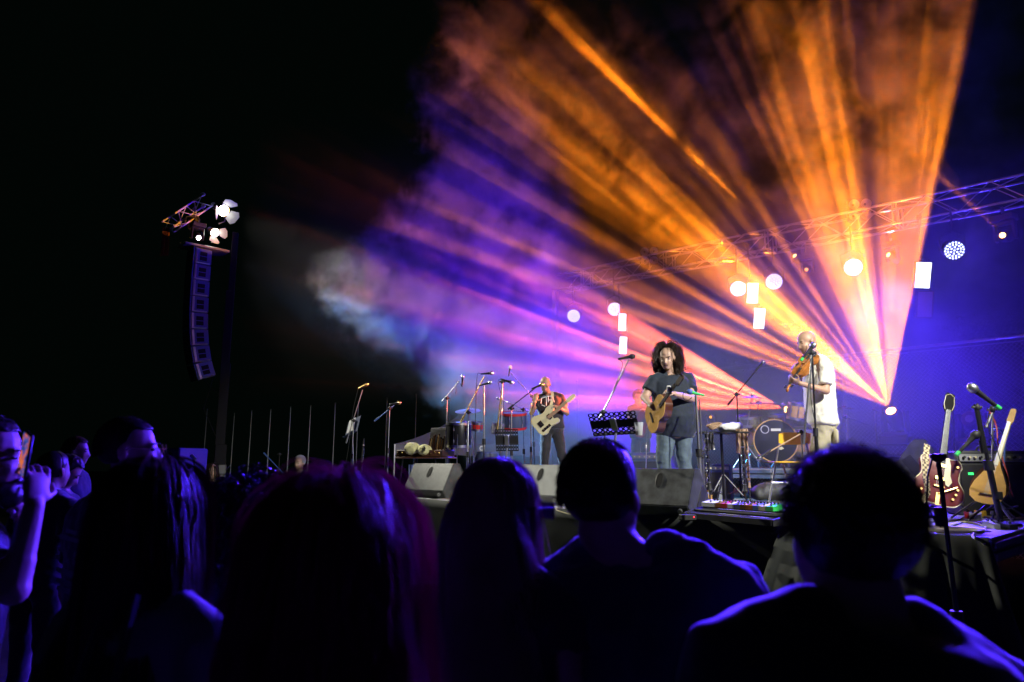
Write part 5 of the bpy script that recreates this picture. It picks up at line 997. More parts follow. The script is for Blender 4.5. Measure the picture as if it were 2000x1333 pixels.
def flood(loc, target, lab, s, doors):
    loc = Vector(loc); F_ = aimed(loc, target); z = F_.col[2]; t = thing('flood_lamp', lab, 'stage light', loc, 0, 'white barn-door lamps on the speaker tower')
    g = MB(); g.lathe([(.03 * s, -.3 * s), (.08 * s, -.27 * s), (.10 * s, -.1 * s), (.11 * s, 0), (.105 * s, 0), (.09 * s, -.08 * s)], loc, z, 24, cap=False); g.build('housing', 'gold' if s > 1 else 'alu', t)
    g = MB(); g.lathe([(.001, -.03 * s), (.10 * s, -.03 * s), (.06 * s, 0), (.001, .012 * s)], loc, z, 20); g.build('lens', 'lit_white', t)
    for an in doors:
        e = F_.col[0] * math.cos(an) + F_.col[1] * math.sin(an); sd = z.cross(e); h = loc + e * .115 * s; o_ = (z + e * .75).normalized(); w1, w2, l_ = .09 * s, .14 * s, .2 * s
        g = MB(); nn = sd.cross(o_) * .003; vs = [h - sd * w1, h + sd * w1, h + o_ * l_ * .7 + sd * w2, h + o_ * l_ + sd * w1 * .8, h + o_ * l_ - sd * w1 * .8, h + o_ * l_ * .7 - sd * w2]; g._add(vs + [v + nn for v in vs], [(0, 1, 2, 3, 4, 5), (6, 7, 8, 9, 10, 11)] + [(i, (i + 1) % 6, 6 + (i + 1) % 6, 6 + i) for i in range(6)]); g.build('barn_door', mat('pale_metal_flap', (.55, .56, .5), .5) if 'flap' not in M else M['flap'], t, flat=True)
    g = MB(); g.tube([loc - z * .15 * s + F_.col[0] * .12 * s, loc - z * .15 * s + F_.col[0] * .12 * s - Z * .22 * s, loc - z * .15 * s - Z * .30 * s], .012, 6); g.build('yoke', 'alu', t)
M['flap'] = mat('pale_metal_flap', (.4, .41, .36), .6)
SC_ = S(4.3, 2.0, .9)
fl1, fl2, fl3 = P(437, 412, 14.8), P(420, 455, 14.7), P(388, 465, 14.2)
flood(fl1, SC_ + Z * .3, 'upper white flood lamp with spread barn doors on the tower', 1.2, (R(80), R(-20), R(200)))
flood(fl2, SC_ - Z * .4, 'lower white flood lamp with barn doors on the tower', .9, (R(-90), R(20)))
mover(fl3 + Vector((.0, .0, 0)), P(800, 820, 9), 'white-blue beam lamp under the tower truss arm', 'lit_white', s=.8, rl=.07)
lamp('flood_light', fl1, S(3.9, 1.0, .6), 5000, (1, .97, .80), 24, .6, .09, square=True, front=.05)
lamp('flood_light', fl2, S(6.6, .9, .4), 2400, (1, .98, .84), 26, .6, .07, square=True, front=.05)
lamp('beam_lamp', P(425, 484, 14.5), P(850, 740, 12.0), 1900, (.04, .30, .75), 17, .5, .03)
# the matching tower at the near right end of the stage (outside the picture)
rt_ = Vector((4.9, 2.5, 5.4)); t = thing('flood_lamp_mast', 'white flood lamp on a mast at the near end of the stage', 'tower', (4.9, 2.5, 0)); g = MB(); g.cyl((4.9, 2.5, 0), (4.9, 2.5, 5.5), .05); g.build('mast', 'steel', t); g = MB(); g.box(rt_ + Vector((.05, -.05, .1)), (.25, .25, .25), .5, .02); g.build('housing', 'black', t)
lamp('flood_light', rt_, S(4.2, 1.3, .3), 3000, (1, .97, .86), 56, .7, .12, square=True, front=.25)
_ta = P(360, 425, 14.6); lamp('beam_lamp', pB + Vector((0, .3, 0)), _ta, 5000, (1, .34, .03), 6, .4, .03, front=.1)  # extra lamp added behind the drum beam to light the truss arm orange
_q = P(1120, 610, 14.3); lamp('wash_lamp', _q, P(385, 640, 14.5), 1500, BLUE, 20, .6, .1, square=True, front=.3)  # extra wash added to turn the line array blue, beside the par's own beam
# subwoofer box at the left
q = P(337, 905, 7.5); t = thing('speaker_box', 'dark blue speaker box beyond the woman with glasses', 'speaker', (q.x, q.y, 0), R(-10)); hz = P(337, 876, 7.5).z; g = MB(); g.box((0, 0, hz - .32), (.50, .5, .64), None, .015); g.build('cabinet', 'blueshell', t, flat=True, world=False)
g = MB(); g.box((.14, -.252, hz - .22), (.08, .006, .11), None, .003); g.build('handle', 'deep', t, world=False); g = MB(); g.cyl((.15, -.25, hz - .06), (.15, -.258, hz - .06), .014); g.build('screw', 'black', t, world=False)
g = MB(); g.cyl((.29, -.1, hz - .08), (.36, -.14, hz - .12), .02); g.cyl((.36, -.14, hz - .12), (.36, -.14, hz - .18), .012); g.build('latch', 'chrome', t, world=False); g = MB(); g.cyl((0, 0, 0), (0, 0, hz - .64), .05); g.build('pole', 'steel', t, world=False)

# ================================================================== people
def fr_head(f, u=Z):
    f = Vector(f).normalized(); r_ = f.cross(Vector(u)).normalized(); return r_, f, r_.cross(f)
def head_mass(g, c, f, u=Z, s=1.0, nose=True):
    r_, f, u = fr_head(f, u); F_ = Matrix((r_, f, u)).transposed(); c = Vector(c)
    def e(x, y, z, a, b, d_): g.ell(c + F_ @ Vector((x, y, z)) * s, (a * s, b * s, d_ * s), F_, 16, 10)
    e(0, -.012, .035, .076, .096, .086); e(0, .035, -.03, .062, .066, .080); e(0, .048, -.085, .044, .042, .026); e(0, .068, -.102, .020, .018, .015)
    e(.030, .066, -.022, .026, .026, .022); e(-.030, .066, -.022, .026, .026, .022); e(0, .082, -.066, .020, .014, .008); e(0, .080, -.078, .018, .013, .008)
    if nose: g.cap(c + F_ @ Vector((0, .088, .016)) * s, .008 * s, c + F_ @ Vector((0, .110, -.026)) * s, .012 * s); e(.011, .098, -.034, .009, .01, .007); e(-.011, .098, -.034, .009, .01, .007)
    g.cap(c + F_ @ Vector((-.034, .078, .026)) * s, .010 * s, c + F_ @ Vector((.034, .078, .026)) * s, .010 * s)
    for k in (-1, 1): e(.080 * k, -.004, -.008, .008, .019, .031); e(.084 * k, -.012, .005, .006, .012, .018)
def hand(g, w_, d, n, curl=40, side=1, s=1.0, spread=0.0, r=.0085):
    """w_ wrist, d towards the knuckles, n the way the fingers close, side: +1/-1 which edge carries the thumb"""
    w_ = Vector(w_); d = Vector(d).normalized(); n = Vector(n); n = (n - d * n.dot(d)).normalized(); sd = d.cross(n) * side; F_ = Matrix((sd, n, d)).transposed()
    g.ell(w_ + d * .045 * s, (.040 * s, .016 * s, .052 * s), F_); g.ell(w_ + d * .07 * s, (.041 * s, .014 * s, .024 * s), F_)
    for k, L_ in enumerate((.068, .078, .074, .058)):
        a = w_ + d * .085 * s + sd * (.030 - .020 * k) * s; dd = (d + sd * spread * (1.5 - k)).normalized(); cu = curl + 5 * k
        for j, q in enumerate((.44, .32, .24)):
            ax = dd.cross(n).normalized(); dd = Matrix.Rotation(R(cu * (.8 if j == 0 else 1)), 3, ax) @ dd; n2 = ax.cross(dd); n = n
            b = a + dd * L_ * q * s; g.cap(a, (r - .0006 * j) * s, b, (r - .0006 * (j + 1)) * s, 8); a = b
    a = w_ + d * .03 * s + sd * .034 * s; b = a + (d * .5 + sd * .75 + n * .35).normalized() * .04 * s; g.cap(a, .012 * s, b, .0105 * s, 8); g.cap(b, .010 * s, b + (d * .8 + sd * .1 + n * .5).normalized() * .033 * s, .008 * s, 8)
def rings(pel, nk, hx, sxx, f, tab, n=22):
    out = []
    for t_, rx, ry, fo in tab:
        x = hx.lerp(sxx, max(0, min(1, t_))).normalized(); y_ = (f - x * f.dot(x)).normalized(); c = pel.lerp(nk, t_) + y_ * fo
        out.append([c + x * (abs(math.cos(a)) ** .85 * (1 if math.cos(a) > 0 else -1)) * rx + y_ * math.sin(a) * ry for a in (6.2832 * k / n for k in range(n))])
    return out
TAB = [(-.18, .150, .100, 0), (0, .168, .118, 0), (.2, .155, .115, .01), (.45, .158, .115, .01), (.7, .178, .122, .005), (.86, .182, .110, 0), (.95, .14, .085, 0), (1.0, .075, .065, 0)]
def person(label, J, skin='skin', shirt='navy', pants='jeans', group=None, vox=.009, build=1.0, belly=0.0, sleeve=.62, shoes='black', hem=-.16, wr=.016, shirtmods=True, long_sleeve=False, bare=False, legs=True, neckr=.056, cl=1.12):
    feet = (J['aR'] + J['aL']) / 2; t = thing('person', label, 'person', (feet.x, feet.y, J.get('ground', DECK)), 0, group); f = J['f'].normalized(); b = build
    pel, nk, sR, sL = J['pel'], J['neck'], J['sR'], J['sL']; hx = (J['hR'] - J['hL']).normalized(); sx_ = (sR - sL).normalized()
    tab = [(t_, rx * b * (1 + belly * .6 * math.exp(-((t_ - .25) / .3) ** 2)), ry * b * (1 + belly * math.exp(-((t_ - .25) / .3) ** 2)), fo + belly * .05 * math.exp(-((t_ - .25) / .3) ** 2)) for t_, rx, ry, fo in TAB]
    g = MB(); head_mass(g, J['head'], J['hf'], J.get('hu', Z), J.get('hs', 1.0))
    r_, hf, hu = fr_head(J['hf'], J.get('hu', Z)); g.cap(J['head'] - hu * .07 - hf * .012, neckr * .95, nk - Z * .02, neckr * 1.08, 14); g.cap(nk - Z * .03 + (sR - nk) * .1, .05, sR.lerp(nk, .25), .05); g.cap(nk - Z * .03 + (sL - nk) * .1, .05, sL.lerp(nk, .25), .05)
    g.loft(rings(pel, nk, hx, sx_, f, [(t_, rx * b * (.93 if t_ > .1 else .86), ry * b * (.92 if t_ > .1 else .82), fo) for t_, rx, ry, fo in TAB]))
    for k in 'RL':
        s_, e, w_ = J['s' + k], J['e' + k], J['w' + k]; g.cap(s_, .055 * b, e, .042 * b); g.cap(e, .043 * b, w_, .027 * b); m_ = e.lerp(w_, .3); g.cap(e.lerp(w_, .1), .040 * b, m_, .040 * b)
        if 'd' + k in J: hand(g, w_, J['d' + k], J['n' + k], J.get('c' + k, 35), J.get('t' + k, 1 if k == 'R' else -1), J.get('hsz', 1.0), J.get('sp' + k, 0))
        else: d = (w_ - e).normalized(); hand(g, w_, d, f * .3 + (nk - s_).normalized(), 22, 1 if k == 'R' else -1)
        h, kn, a = J['h' + k], J['k' + k], J['a' + k]; g.cap(h, .082 * b, kn, .052 * b); g.cap(kn, .052 * b, a, .036 * b); g.ell(a + f * .05 - Z * .04, (.04, .11, .035), Matrix((f.cross(Z), f, Z)).transposed())
    g.build('body', skin, t, mods=(remesh(vox, 5),))
    # upper garment
    if not bare:
        g = MB(); c = cl; tb = [(max(t_, hem) if i == 0 else t_, rx * c + .008, ry * c + .010, fo) for i, (t_, rx, ry, fo) in enumerate(tab)]; tb = tb[:-1] + [(.985, .098 * b, .082 * b, 0)]; g.loft(rings(pel, nk, hx, sx_, f, tb))
        for k in 'RL':
            s_, e, w_ = J['s' + k], J['e' + k], J['w' + k]; top = s_.lerp(nk, .62); g.cap(top + Z * .012, .058 * b, s_, .070 * b, 14)
            dv = (e - s_); g.tube([s_ - dv * .02, s_ + dv * .3, s_ + dv * sleeve * .8, s_ + dv * sleeve], [.069 * b, .072 * b, .070 * b, .073 * b], 14)
            if long_sleeve: g.cap(s_, .07 * b, e, .056 * b); g.tube([e, e.lerp(w_, .5), e.lerp(w_, .93)], [.056 * b, .05 * b, .040 * b], 14); g.ell(e, (.056 * b,) * 3)
        so = g.build('shirt', shirt, t, mods=(remesh(vox * 1.1, 9),) + ((wrinkle(.16, wr * 1.6), wrinkle(.05, wr * .5)) if shirtmods else ())); J['_shirt'] = so
    if legs:
        g = MB()
        for k in 'RL':
            h, kn, a = J['h' + k], J['k' + k], J['a' + k]; g.cap(h + Z * .02, .100 * b, kn, .072 * b, 14); g.cap(kn, .073 * b, a + Z * .03, .058 * b, 14); g.ell(h + Z * .02 - f * .02, (.10 * b, .105 * b, .11 * b))
        g.ell(pel - Z * .02, (.17 * b, .12 * b, .10), Matrix((f.cross(Z), f, Z)).transposed()); g.build('trousers', pants, t, mods=(remesh(vox * 1.1, 3), wrinkle(.11, wr * 1.5)))
        for k in 'RL': a = J['a' + k]; g = MB(); F_ = Matrix((f.cross(Z), f, Z)).transposed(); bz = J.get('ground', DECK); p = Vector((a.x, a.y, bz)); g.ell(p + f * .06 + Z * .042, (.048, .135, .042), F_); g.ell(p - f * .02 + Z * .06, (.042, .06, .055), F_); g.box(p + f * .05 + Z * .010, (.085, .25, .02), F_, .006); g.build('shoe', shoes, t, mods=(remesh(.009, 3),))
    return t
def eyes(t, c, f, u, s=1.0, brow='hair', lids=True):
    r_, f, u = fr_head(f, u)
    for k in (-1, 1):
        g = MB(); g.cap(c + (r_ * .018 * k + f * .094 + u * .030) * s, .0045 * s, c + (r_ * .046 * k + f * .082 + u * .029) * s, .0035 * s, 6); g.build('eyebrow', brow, t)
        g = MB(); g.ell(c + (r_ * .031 * k + f * .083 + u * .008) * s, (.013 * s, .008 * s, .004 * s), Matrix((r_, f, u)).transposed()); g.build('eye', 'deep', t)
def strands(t, c, f, u, m, n, L_, s=1.0, out=.03, wave=.0, wfreq=40, r=.0016, seg=18, bodies=(), part=.0, back=.35, name='hair', seed=1, front=.30, vol=.02, sides=3, low=-.5, taper=.4, jitter=.25, pull=Vector((0, 0, 0)), over=0.0, hi=2.0):
    rd = random.Random(seed); r_, f, u = fr_head(f, u); F_ = Matrix((r_, f, u)).transposed(); Fi = F_.transposed(); c = Vector(c); cc = c + (u * .035 - f * .012) * s; rad = Vector((.080, .100, .092)) * s; g = MB(); k = 0
    while k < n:
        d = Vector((rd.gauss(0, 1), rd.gauss(0, 1), rd.gauss(0, 1))).normalized()
        if d.z < low or d.z > hi or (d.y > front and d.z < .45 + over): continue
        k += 1; lay = rd.random() ** 1.3 * vol * s; p = cc + F_ @ Vector((d.x * rad.x, d.y * rad.y, d.z * rad.z)); v = F_ @ Vector((d.x * .5 + part * (1 if d.x > 0 else -1), d.y * .4 - back, -.35)).normalized(); pts = [p.copy()]; st_ = L_ / seg * rd.uniform(.8, 1.08); ph = rd.uniform(0, 6.28); ph2 = rd.uniform(0, 6.28); ax1 = Vector((rd.gauss(0, 1), rd.gauss(0, 1), 0)).normalized(); jit = Vector((rd.gauss(0, 1), rd.gauss(0, 1), 0)) * jitter
        ctr = []
        for i in range(seg):
            v = (v * .60 + (Vector((0, 0, -1)) + jit * .25 + pull) * .40).normalized(); p = p + v * st_
            q = Fi @ (p - cc); rr = rad + Vector((out, out, out)) * s * min(1, i / 5) + Vector((lay, lay, lay)); e = math.sqrt((q.x / rr.x) ** 2 + (q.y / rr.y) ** 2 + (q.z / rr.z) ** 2)
            if e < 1: p = cc + F_ @ (q / e)
            for bc, bf, br in bodies:
                q = bf.transposed() @ (p - bc); e = math.sqrt(sum((q[j] / (br[j] + lay)) ** 2 for j in range(3)))
                if e < 1: p = bc + bf @ (q / e)
            w2 = wave * min(1, i / 5); pts.append(p + ax1 * math.sin(ph + i * st_ * wfreq) * w2 + Vector((ax1.y, -ax1.x, .5)) * math.cos(ph2 + i * st_ * wfreq * .9) * w2 * .7)
        g.tube(pts, [r * (1 - (1 - taper) * i / seg) for i in range(seg + 1)], sides, cap=False)
    return g.build(name, m, t)
def hair_cap(t, c, f, u, m, s=1.0, grow=.012, front=.2, low=-.05, vox=.008, rough=.012, rsc=.03, name='hair', top=1.0):
    r_, f, u = fr_head(f, u); F_ = Matrix((r_, f, u)).transposed(); cc = Vector(c) + (u * .035 - f * .014) * s; rad = Vector((.079 + grow, .099 + grow, .090 + grow * top)) * s; rows = []; n = 28; g = MB()
    for i in range(13):
        row = []
        for j in range(n + 1):
            az = 6.2832 * j / n; fy = math.sin(az); lim = R(-52) if fy < front else R(-52) + (R(34) - R(-52)) * min(1, (fy - front) / .35); lim += low
            el = math.pi / 2 + (lim - math.pi / 2) * i / 12; row.append(cc + F_ @ Vector((rad.x * math.cos(el) * math.cos(az), rad.y * math.cos(el) * math.sin(az), rad.z * math.sin(el))))
        rows.append(row)
    g.grid(rows); return g.build(name, m, t, mods=(lambda o: setattr(o.modifiers.new('s', 'SOLIDIFY'), 'thickness', .006), lambda o: setattr(o.modifiers.new('d', 'SUBSURF'), 'render_levels', 2), wrinkle(rsc, rough)))

def body_frames(J, b=1.0):
    up = (J['neck'] - J['pel']).normalized(); x = (J['sR'] - J['sL']).normalized(); f = J['f'].normalized(); F_ = Matrix((x, f, Z)).transposed()
    return [(J['neck'] - Z * .20, F_, (.20 * b, .13 * b, .20)), (J['sR'] - Z * .02, F_, (.09 * b, .09 * b, .09 * b)), (J['sL'] - Z * .02, F_, (.09 * b, .09 * b, .09 * b)), (J['neck'] + Z * .02, F_, (.06, .06, .12)), (J['neck'] - Z * .45, F_, (.20 * b, .15 * b, .3))]

def short_hair(t, c, f, s, m, n, seed, L_=.026): return strands(t, c, f, Z, m, n, L_, s, out=.006, wave=.001, wfreq=200, r=.0012, seg=4, seed=seed, vol=.006, back=.5, jitter=.6, front=.0, over=.35, low=-.35)
# singer with the acoustic guitar ---------------------------------------------------
y = 7.6; q = P(1318, 840, y); f = Vector((-.42, -.9, 0)).normalized(); rr = f.cross(Z)
def G(px, py, dy=0.0): return P(px, py, y + dy)
J = dict(f=f, head=G(1303, 701, -.06), hf=Vector((-.40, -.85, -.26)), hu=Vector((-.1, -.25, 1)), neck=G(1309, 733, .02), sR=G(1277, 744, -.02), sL=G(1343, 740, .10), eR=G(1259, 777, -.06), wR=G(1268, 789, -.30), eL=G(1350, 779, -.12), wL=G(1318, 770, -.46), pel=G(1318, 838, .03), hR=G(1302, 848, 0), hL=G(1334, 848, .05), kR=G(1296, 900, -.03), kL=G(1336, 898, 0), aR=DK(1298, 7.6, DECK + .09), aL=DK(1345, 7.58, DECK + .09),
         dR=G(1276, 794, -.42) - G(1268, 789, -.30), nR=Vector((.3, .6, -.3)), cR=42, dL=Vector((-.75, -.2, .35)), nL=Vector((0, .4, -1)), cL=48, tL=1, hs=1.06)
sg = person('long-haired man in a navy t-shirt playing an acoustic guitar', J, shirt='tee', pants='jeans', build=1.18, belly=.42, sleeve=.62, hem=-.17, cl=1.08)
eyes(sg, J['head'], J['hf'], J['hu'], 1.06)
strands(sg, J['head'], J['hf'], J['hu'], 'hair', 1500, .33, 1.06, out=.028, wave=.017, wfreq=48, r=.0028, seg=16, bodies=body_frames(J, 1.25)[:4], seed=3, part=.35, vol=.065, sides=4, back=.75, front=.0, over=.5)
g = MB(); r_, hf, hu = fr_head(J['hf'], J['hu']); c = J['head']; F_ = Matrix((r_, hf, hu)).transposed(); g.ell(c + (hf * .066 - hu * .100) * 1.06, (.030, .026, .024), F_); g.cap(c + (hf * .098 - hu * .056 + r_ * .02) * 1.06, .006, c + (hf * .098 - hu * .056 - r_ * .02) * 1.06, .006); g.build('beard', 'hairbrown', sg, mods=(remesh(.006, 1), wrinkle(.01, .006)))
g = MB(); pr_ = [G(1294, 752, -.30), G(1310, 750, -.31), G(1309, 762, -.31), G(1295, 763, -.30)]; g.bm.free()
gb, gh = G(1264, 829, -.26), G(1325, 744, -.84); acoustic(gb, gh, Vector((-.9, -.35, .1)), 'natural spruce acoustic guitar held by the long-haired man', .86)
g = MB(); t = thing('capo', 'white capo clamped on the acoustic guitar neck', 'capo', G(1306, 761, -.70)); g.box(G(1306, 761, -.70), (.035, .03, .075), None, .005); g.build('clamp', 'paper', t); g = MB(); g.box(G(1304, 768, -.68), (.04, .02, .015), None, .003); g.build('lever', 'chrome', t)

# violinist ------------------------------------------------------------------------
y = 7.3; f = Vector((-.97, -.12, 0)).normalized()
J = dict(f=f, head=G(1576, 670, 0), hf=Vector((-.93, -.22, -.30)), hu=Vector((-.32, 0, 1)), neck=G(1596, 700, .02), sL=G(1609, 712, -.17), sR=G(1592, 712, .20), eL=G(1613, 764, -.26), wL=G(1562, 749, -.30), eR=G(1572, 744, .26), wR=G(1560, 712, .06), pel=G(1609, 826, 0), hL=G(1608, 836, -.08), hR=G(1606, 836, .09), kL=G(1603, 893, -.09), kR=G(1595, 893, .10), aL=DK(1612, 7.2, DECK + .09), aR=DK(1600, 7.42, DECK + .09),
         dL=Vector((-1, -.05, .35)), nL=Vector((.1, .6, .8)), cL=45, tL=-1, dR=Vector((-.6, -.3, -.2)), nR=Vector((0, -.5, -.8)), cR=35, hs=1.07)
vl = person('balding man in a white t-shirt and khaki shorts playing violin', J, skin='skin2', shirt='white', pants='khaki', build=1.02, belly=.12, sleeve=.78, hem=-.04, cl=1.16, wr=.022)
eyes(vl, J['head'], J['hf'], J['hu']); r_, hf, hu = fr_head(J['hf'], J['hu']); c = J['head']; F_ = Matrix((r_, hf, hu)).transposed()
g = MB(); g.ell(c + hf * .030 - hu * .072, (.060, .060, .030), F_); g.ell(c + hf * .066 - hu * .092, (.028, .026, .022), F_); g.cap(c + hf * .094 - hu * .054 + r_ * .02, .007, c + hf * .094 - hu * .054 - r_ * .02, .007); g.build('beard', 'hairbrown', vl, mods=(remesh(.006, 2), wrinkle(.01, .005)))
g = MB(); rows = []
for i in range(7):
    row = []
    for j in range(33):
        az = math.pi * (1.0 + j / 32) + .0; az = R(170) + R(200) * j / 32; el = R(-38) + R(52) * i / 6 * (1 - .25 * math.sin(math.pi * j / 32)); row.append(c + hu * .035 - hf * .012 + F_ @ Vector((.0785 * math.cos(el) * math.cos(az), .0985 * math.cos(el) * math.sin(az), .088 * math.sin(el))))
    rows.append(row)
g.grid(rows); g.grid([[c + hu * .035 - hf * .012 + F_ @ Vector((.079 * math.cos(R(20 + 28 * i / 5)) * math.cos(R(40 + 100 * j / 12)), .0985 * math.cos(R(20 + 28 * i / 5)) * math.sin(R(40 + 100 * j / 12)), .089 * math.sin(R(20 + 28 * i / 5)))) for j in range(13)] for i in range(4)])
g.build('hair', 'hairbrown', vl, mods=(lambda o: setattr(o.modifiers.new('s', 'SOLIDIFY'), 'thickness', .004),))
bt, hd = G(1585, 692, -.04), G(1537, 760, -.32); FV = instr_frame(bt, hd, (-.55, -.55, .62)); t = thing('violin', 'brown varnished violin held under the balding man\'s chin', 'violin', bt); pl = smooth_poly(gbody('violin')); LV = (hd - bt).length; k_ = LV / .595; pl = [(x * k_, y_ * k_) for x, y_ in pl]
g = MB(); g.prism(pl, -.035, 0, bt, FV); g.build('body', 'violin', t); g = MB(); g.prism([(x * .5, y_ * .8 + .03) for x, y_ in pl], 0, .006, bt, FV); g.build('arched_top', 'violin', t)
g = MB(); g.box(bt + FV @ Vector((0, .40 * k_, .012)), (.026, .27 * k_, .012), FV, .003); g.build('fingerboard', 'black', t); g = MB(); g.box(bt + FV @ Vector((0, .06, .012)), (.035, .10, .008), FV, .003); g.build('tailpiece', 'black', t); g = MB(); g.box(bt + FV @ Vector((0, .19 * k_, .015)), (.042, .005, .03), FV); g.build('bridge', 'maple', t)
g = MB(); g.tube([bt + FV @ Vector(p) for p in ((0, .52 * k_, 0), (0, .57 * k_, -.004), (0, .595 * k_, -.012), (0, .60 * k_, -.024), (0, .588 * k_, -.028), (0, .582 * k_, -.018))], [.013, .012, .013, .013, .011, .007], 10); g.build('scroll', 'violin', t)
for i in range(4): s_ = 1 if i % 2 else -1; g = MB(); a = bt + FV @ Vector((0, (.535 + .012 * i) * k_, 0)); b = a + FV.col[0] * .036 * s_; g.cyl(a, b, .003, n=6); g.ell(b, (.008, .008, .008)); g.build('tuning_peg', 'black', t)
g = MB(); g.ell(bt + FV @ Vector((-.04, .03, .016)), (.035, .03, .012), FV); g.build('chin_rest', 'black', t); strings(t, FV, bt, .10, .56 * k_, 4, .02, .014, .022, .012, .0005)
t = thing('violin_bow', 'thin violin bow behind the violin', 'bow', G(1560, 712, .06)); a, b = G(1557, 715, .05), G(1601, 668, -.30); a, b = G(1553, 722, .12), G(1577, 668, -.42); a = G(1548, 735, .10); b = G(1590, 690, -.45); g = MB(); g.tube([a, a.lerp(b, .5) + Z * .004, b], .004, 6); g.build('stick', 'violin', t); g = MB(); g.tube([a - Z * .02, b - Z * .018], .002, 4); g.build('bow_hair', 'paper', t)
t = thing('in_ear_cable', 'black in-ear monitor cable hanging from the violinist\'s ear', 'cable', G(1580, 672, -.1)); g = MB(); g.tube([G(1579, 672, -.1), G(1584, 688, -.12), G(1592, 696, -.12), G(1597, 704, -.05)], .0035, 5); g.build('cable', 'cable', t)
g = MB(); g.box(G(1630, 853, -.10), (.05, .14, .16), R(-5), .02); g.build('cargo_pocket', 'khaki', vl)

# electric guitarist ----------------------------------------------------------------
y = 10.3; f = Vector((-.15, -1, 0)).normalized()
J = dict(f=f, head=G(1065, 752, -.10), hf=Vector((-.08, -.80, -.58)), hu=Vector((-.05, -.6, .8)), neck=G(1073, 772, .02), sR=G(1053, 778, 0), sL=G(1094, 776, .02), eR=G(1038, 806, -.08), wR=G(1044, 786, -.25), eL=G(1107, 807, -.05), wL=G(1092, 796, -.26), pel=G(1077, 836, .02), hR=G(1067, 845, 0), hL=G(1088, 845, .02), kR=G(1064, 893, -.05), kL=G(1098, 892, -.05), aR=DK(1061, 10.25, DECK + .09), aL=DK(1108, 10.25, DECK + .09),
         dR=Vector((.25, -.1, 1)), nR=Vector((.2, -1, .1)), cR=8, spR=.12, dL=Vector((-.9, -.2, .2)), nL=Vector((0, .5, -.8)), cL=50, tL=1)
bs = person('bald man in a printed black t-shirt with a cream electric guitar', J, skin='skin2', shirt='blackcloth', pants='blackcloth', build=1.02, sleeve=.6, hem=-.05, cl=1.15)
eyes(bs, J['head'], J['hf'], J['hu']); g = MB(); r_, hf, hu = fr_head(J['hf'], J['hu']); c = J['head']; F_ = Matrix((r_, hf, hu)).transposed(); g.ell(c + hf * .060 - hu * .085, (.050, .050, .030), F_); g.build('beard', 'hairbrown', bs, mods=(remesh(.008, 2), wrinkle(.01, .005)))
g = MB(); cc = G(1071, 786, -.19)
for a, b in (((-.10, .06), (-.03, .08)), ((-.03, .08), (-.03, -.05)), ((-.10, .06), (-.11, -.02)), ((-.02, .085), (.05, .09)), ((.0, .03), (.05, .035)), ((.06, .08), (.09, .0)), ((-.1, -.04), (-.05, -.06)), ((0, .085), (0, .0))): g.cyl(cc + Vector((a[0], 0, a[1])), cc + Vector((b[0], 0, b[1])), .006, n=6)
g.build('shirt_print', 'decal', bs)
g = MB(); g.loft([[p + Vector((-.022, 0, 0)), p + Vector((.022, 0, 0)), p + Vector((.022, .006, 0)), p + Vector((-.022, .006, 0))] for p in (G(1078, 764, -.02), G(1079, 772, -.14), G(1078, 785, -.19), G(1074, 800, -.21))]); stp = thing('guitar_strap', 'cream strap over the bald guitarist\'s chest', 'guitar strap', G(1078, 785, -.17)); g.build('strap', 'cream', stp)
bt, hd = G(1046, 838, -.27), G(1127, 768, -.36); FE = instr_frame(bt, hd, (-.2, -1, .28)); t = thing('electric_guitar', 'cream solid-body electric guitar held by the bald man', 'guitar', bt)
pl = [(0, 0), (.09, .0), (.15, .03), (.165, .09), (.14, .15), (.125, .20), (.14, .27), (.15, .32), (.13, .355), (.09, .35), (.07, .31), (.045, .30), (-.02, .33), (-.05, .40), (-.10, .415), (-.135, .38), (-.14, .32), (-.115, .25), (-.12, .19), (-.15, .13), (-.165, .08), (-.14, .03), (-.08, 0)]; pl = smooth_poly(pl)
g = MB(); g.prism(pl, -.04, 0, bt, FE); bmesh.ops.bevel(g.bm, geom=[e for e in g.bm.edges], offset=.003, segments=1, affect='EDGES') if False else None; g.build('body', 'cream', t)
g = MB(); g.box(bt + FE @ Vector((0, .42, .006)), (.055, .36, .014), FE, .003); g.build('neck', 'towel', t); g = MB(); g.box(bt + FE @ Vector((0, .27, .005)), (.085, .05, .012), FE, .002); g.build('pickup', 'black', t, flat=True); g = MB(); g.box(bt + FE @ Vector((0, .10, .006)), (.09, .07, .01), FE, .002); g.build('bridge', 'blackmetal', t, flat=True)
g = MB(); g.box(bt + FE @ Vector((.10, .13, .004)), (.04, .15, .006), FE, .002); g.build('control_plate', 'blackmetal', t, flat=True)
for yy in (.09, .13, .17): g = MB(); g.cyl(bt + FE @ Vector((.10, yy, .004)), bt + FE @ Vector((.10, yy, .024)), .010, n=10); g.build('knob', 'chrome', t)
headstock(t, FE, bt, .60, 6, .07, .16, 'cream', True); strings(t, FE, bt, .10, .62, 6, .05, .036, .014, .012)

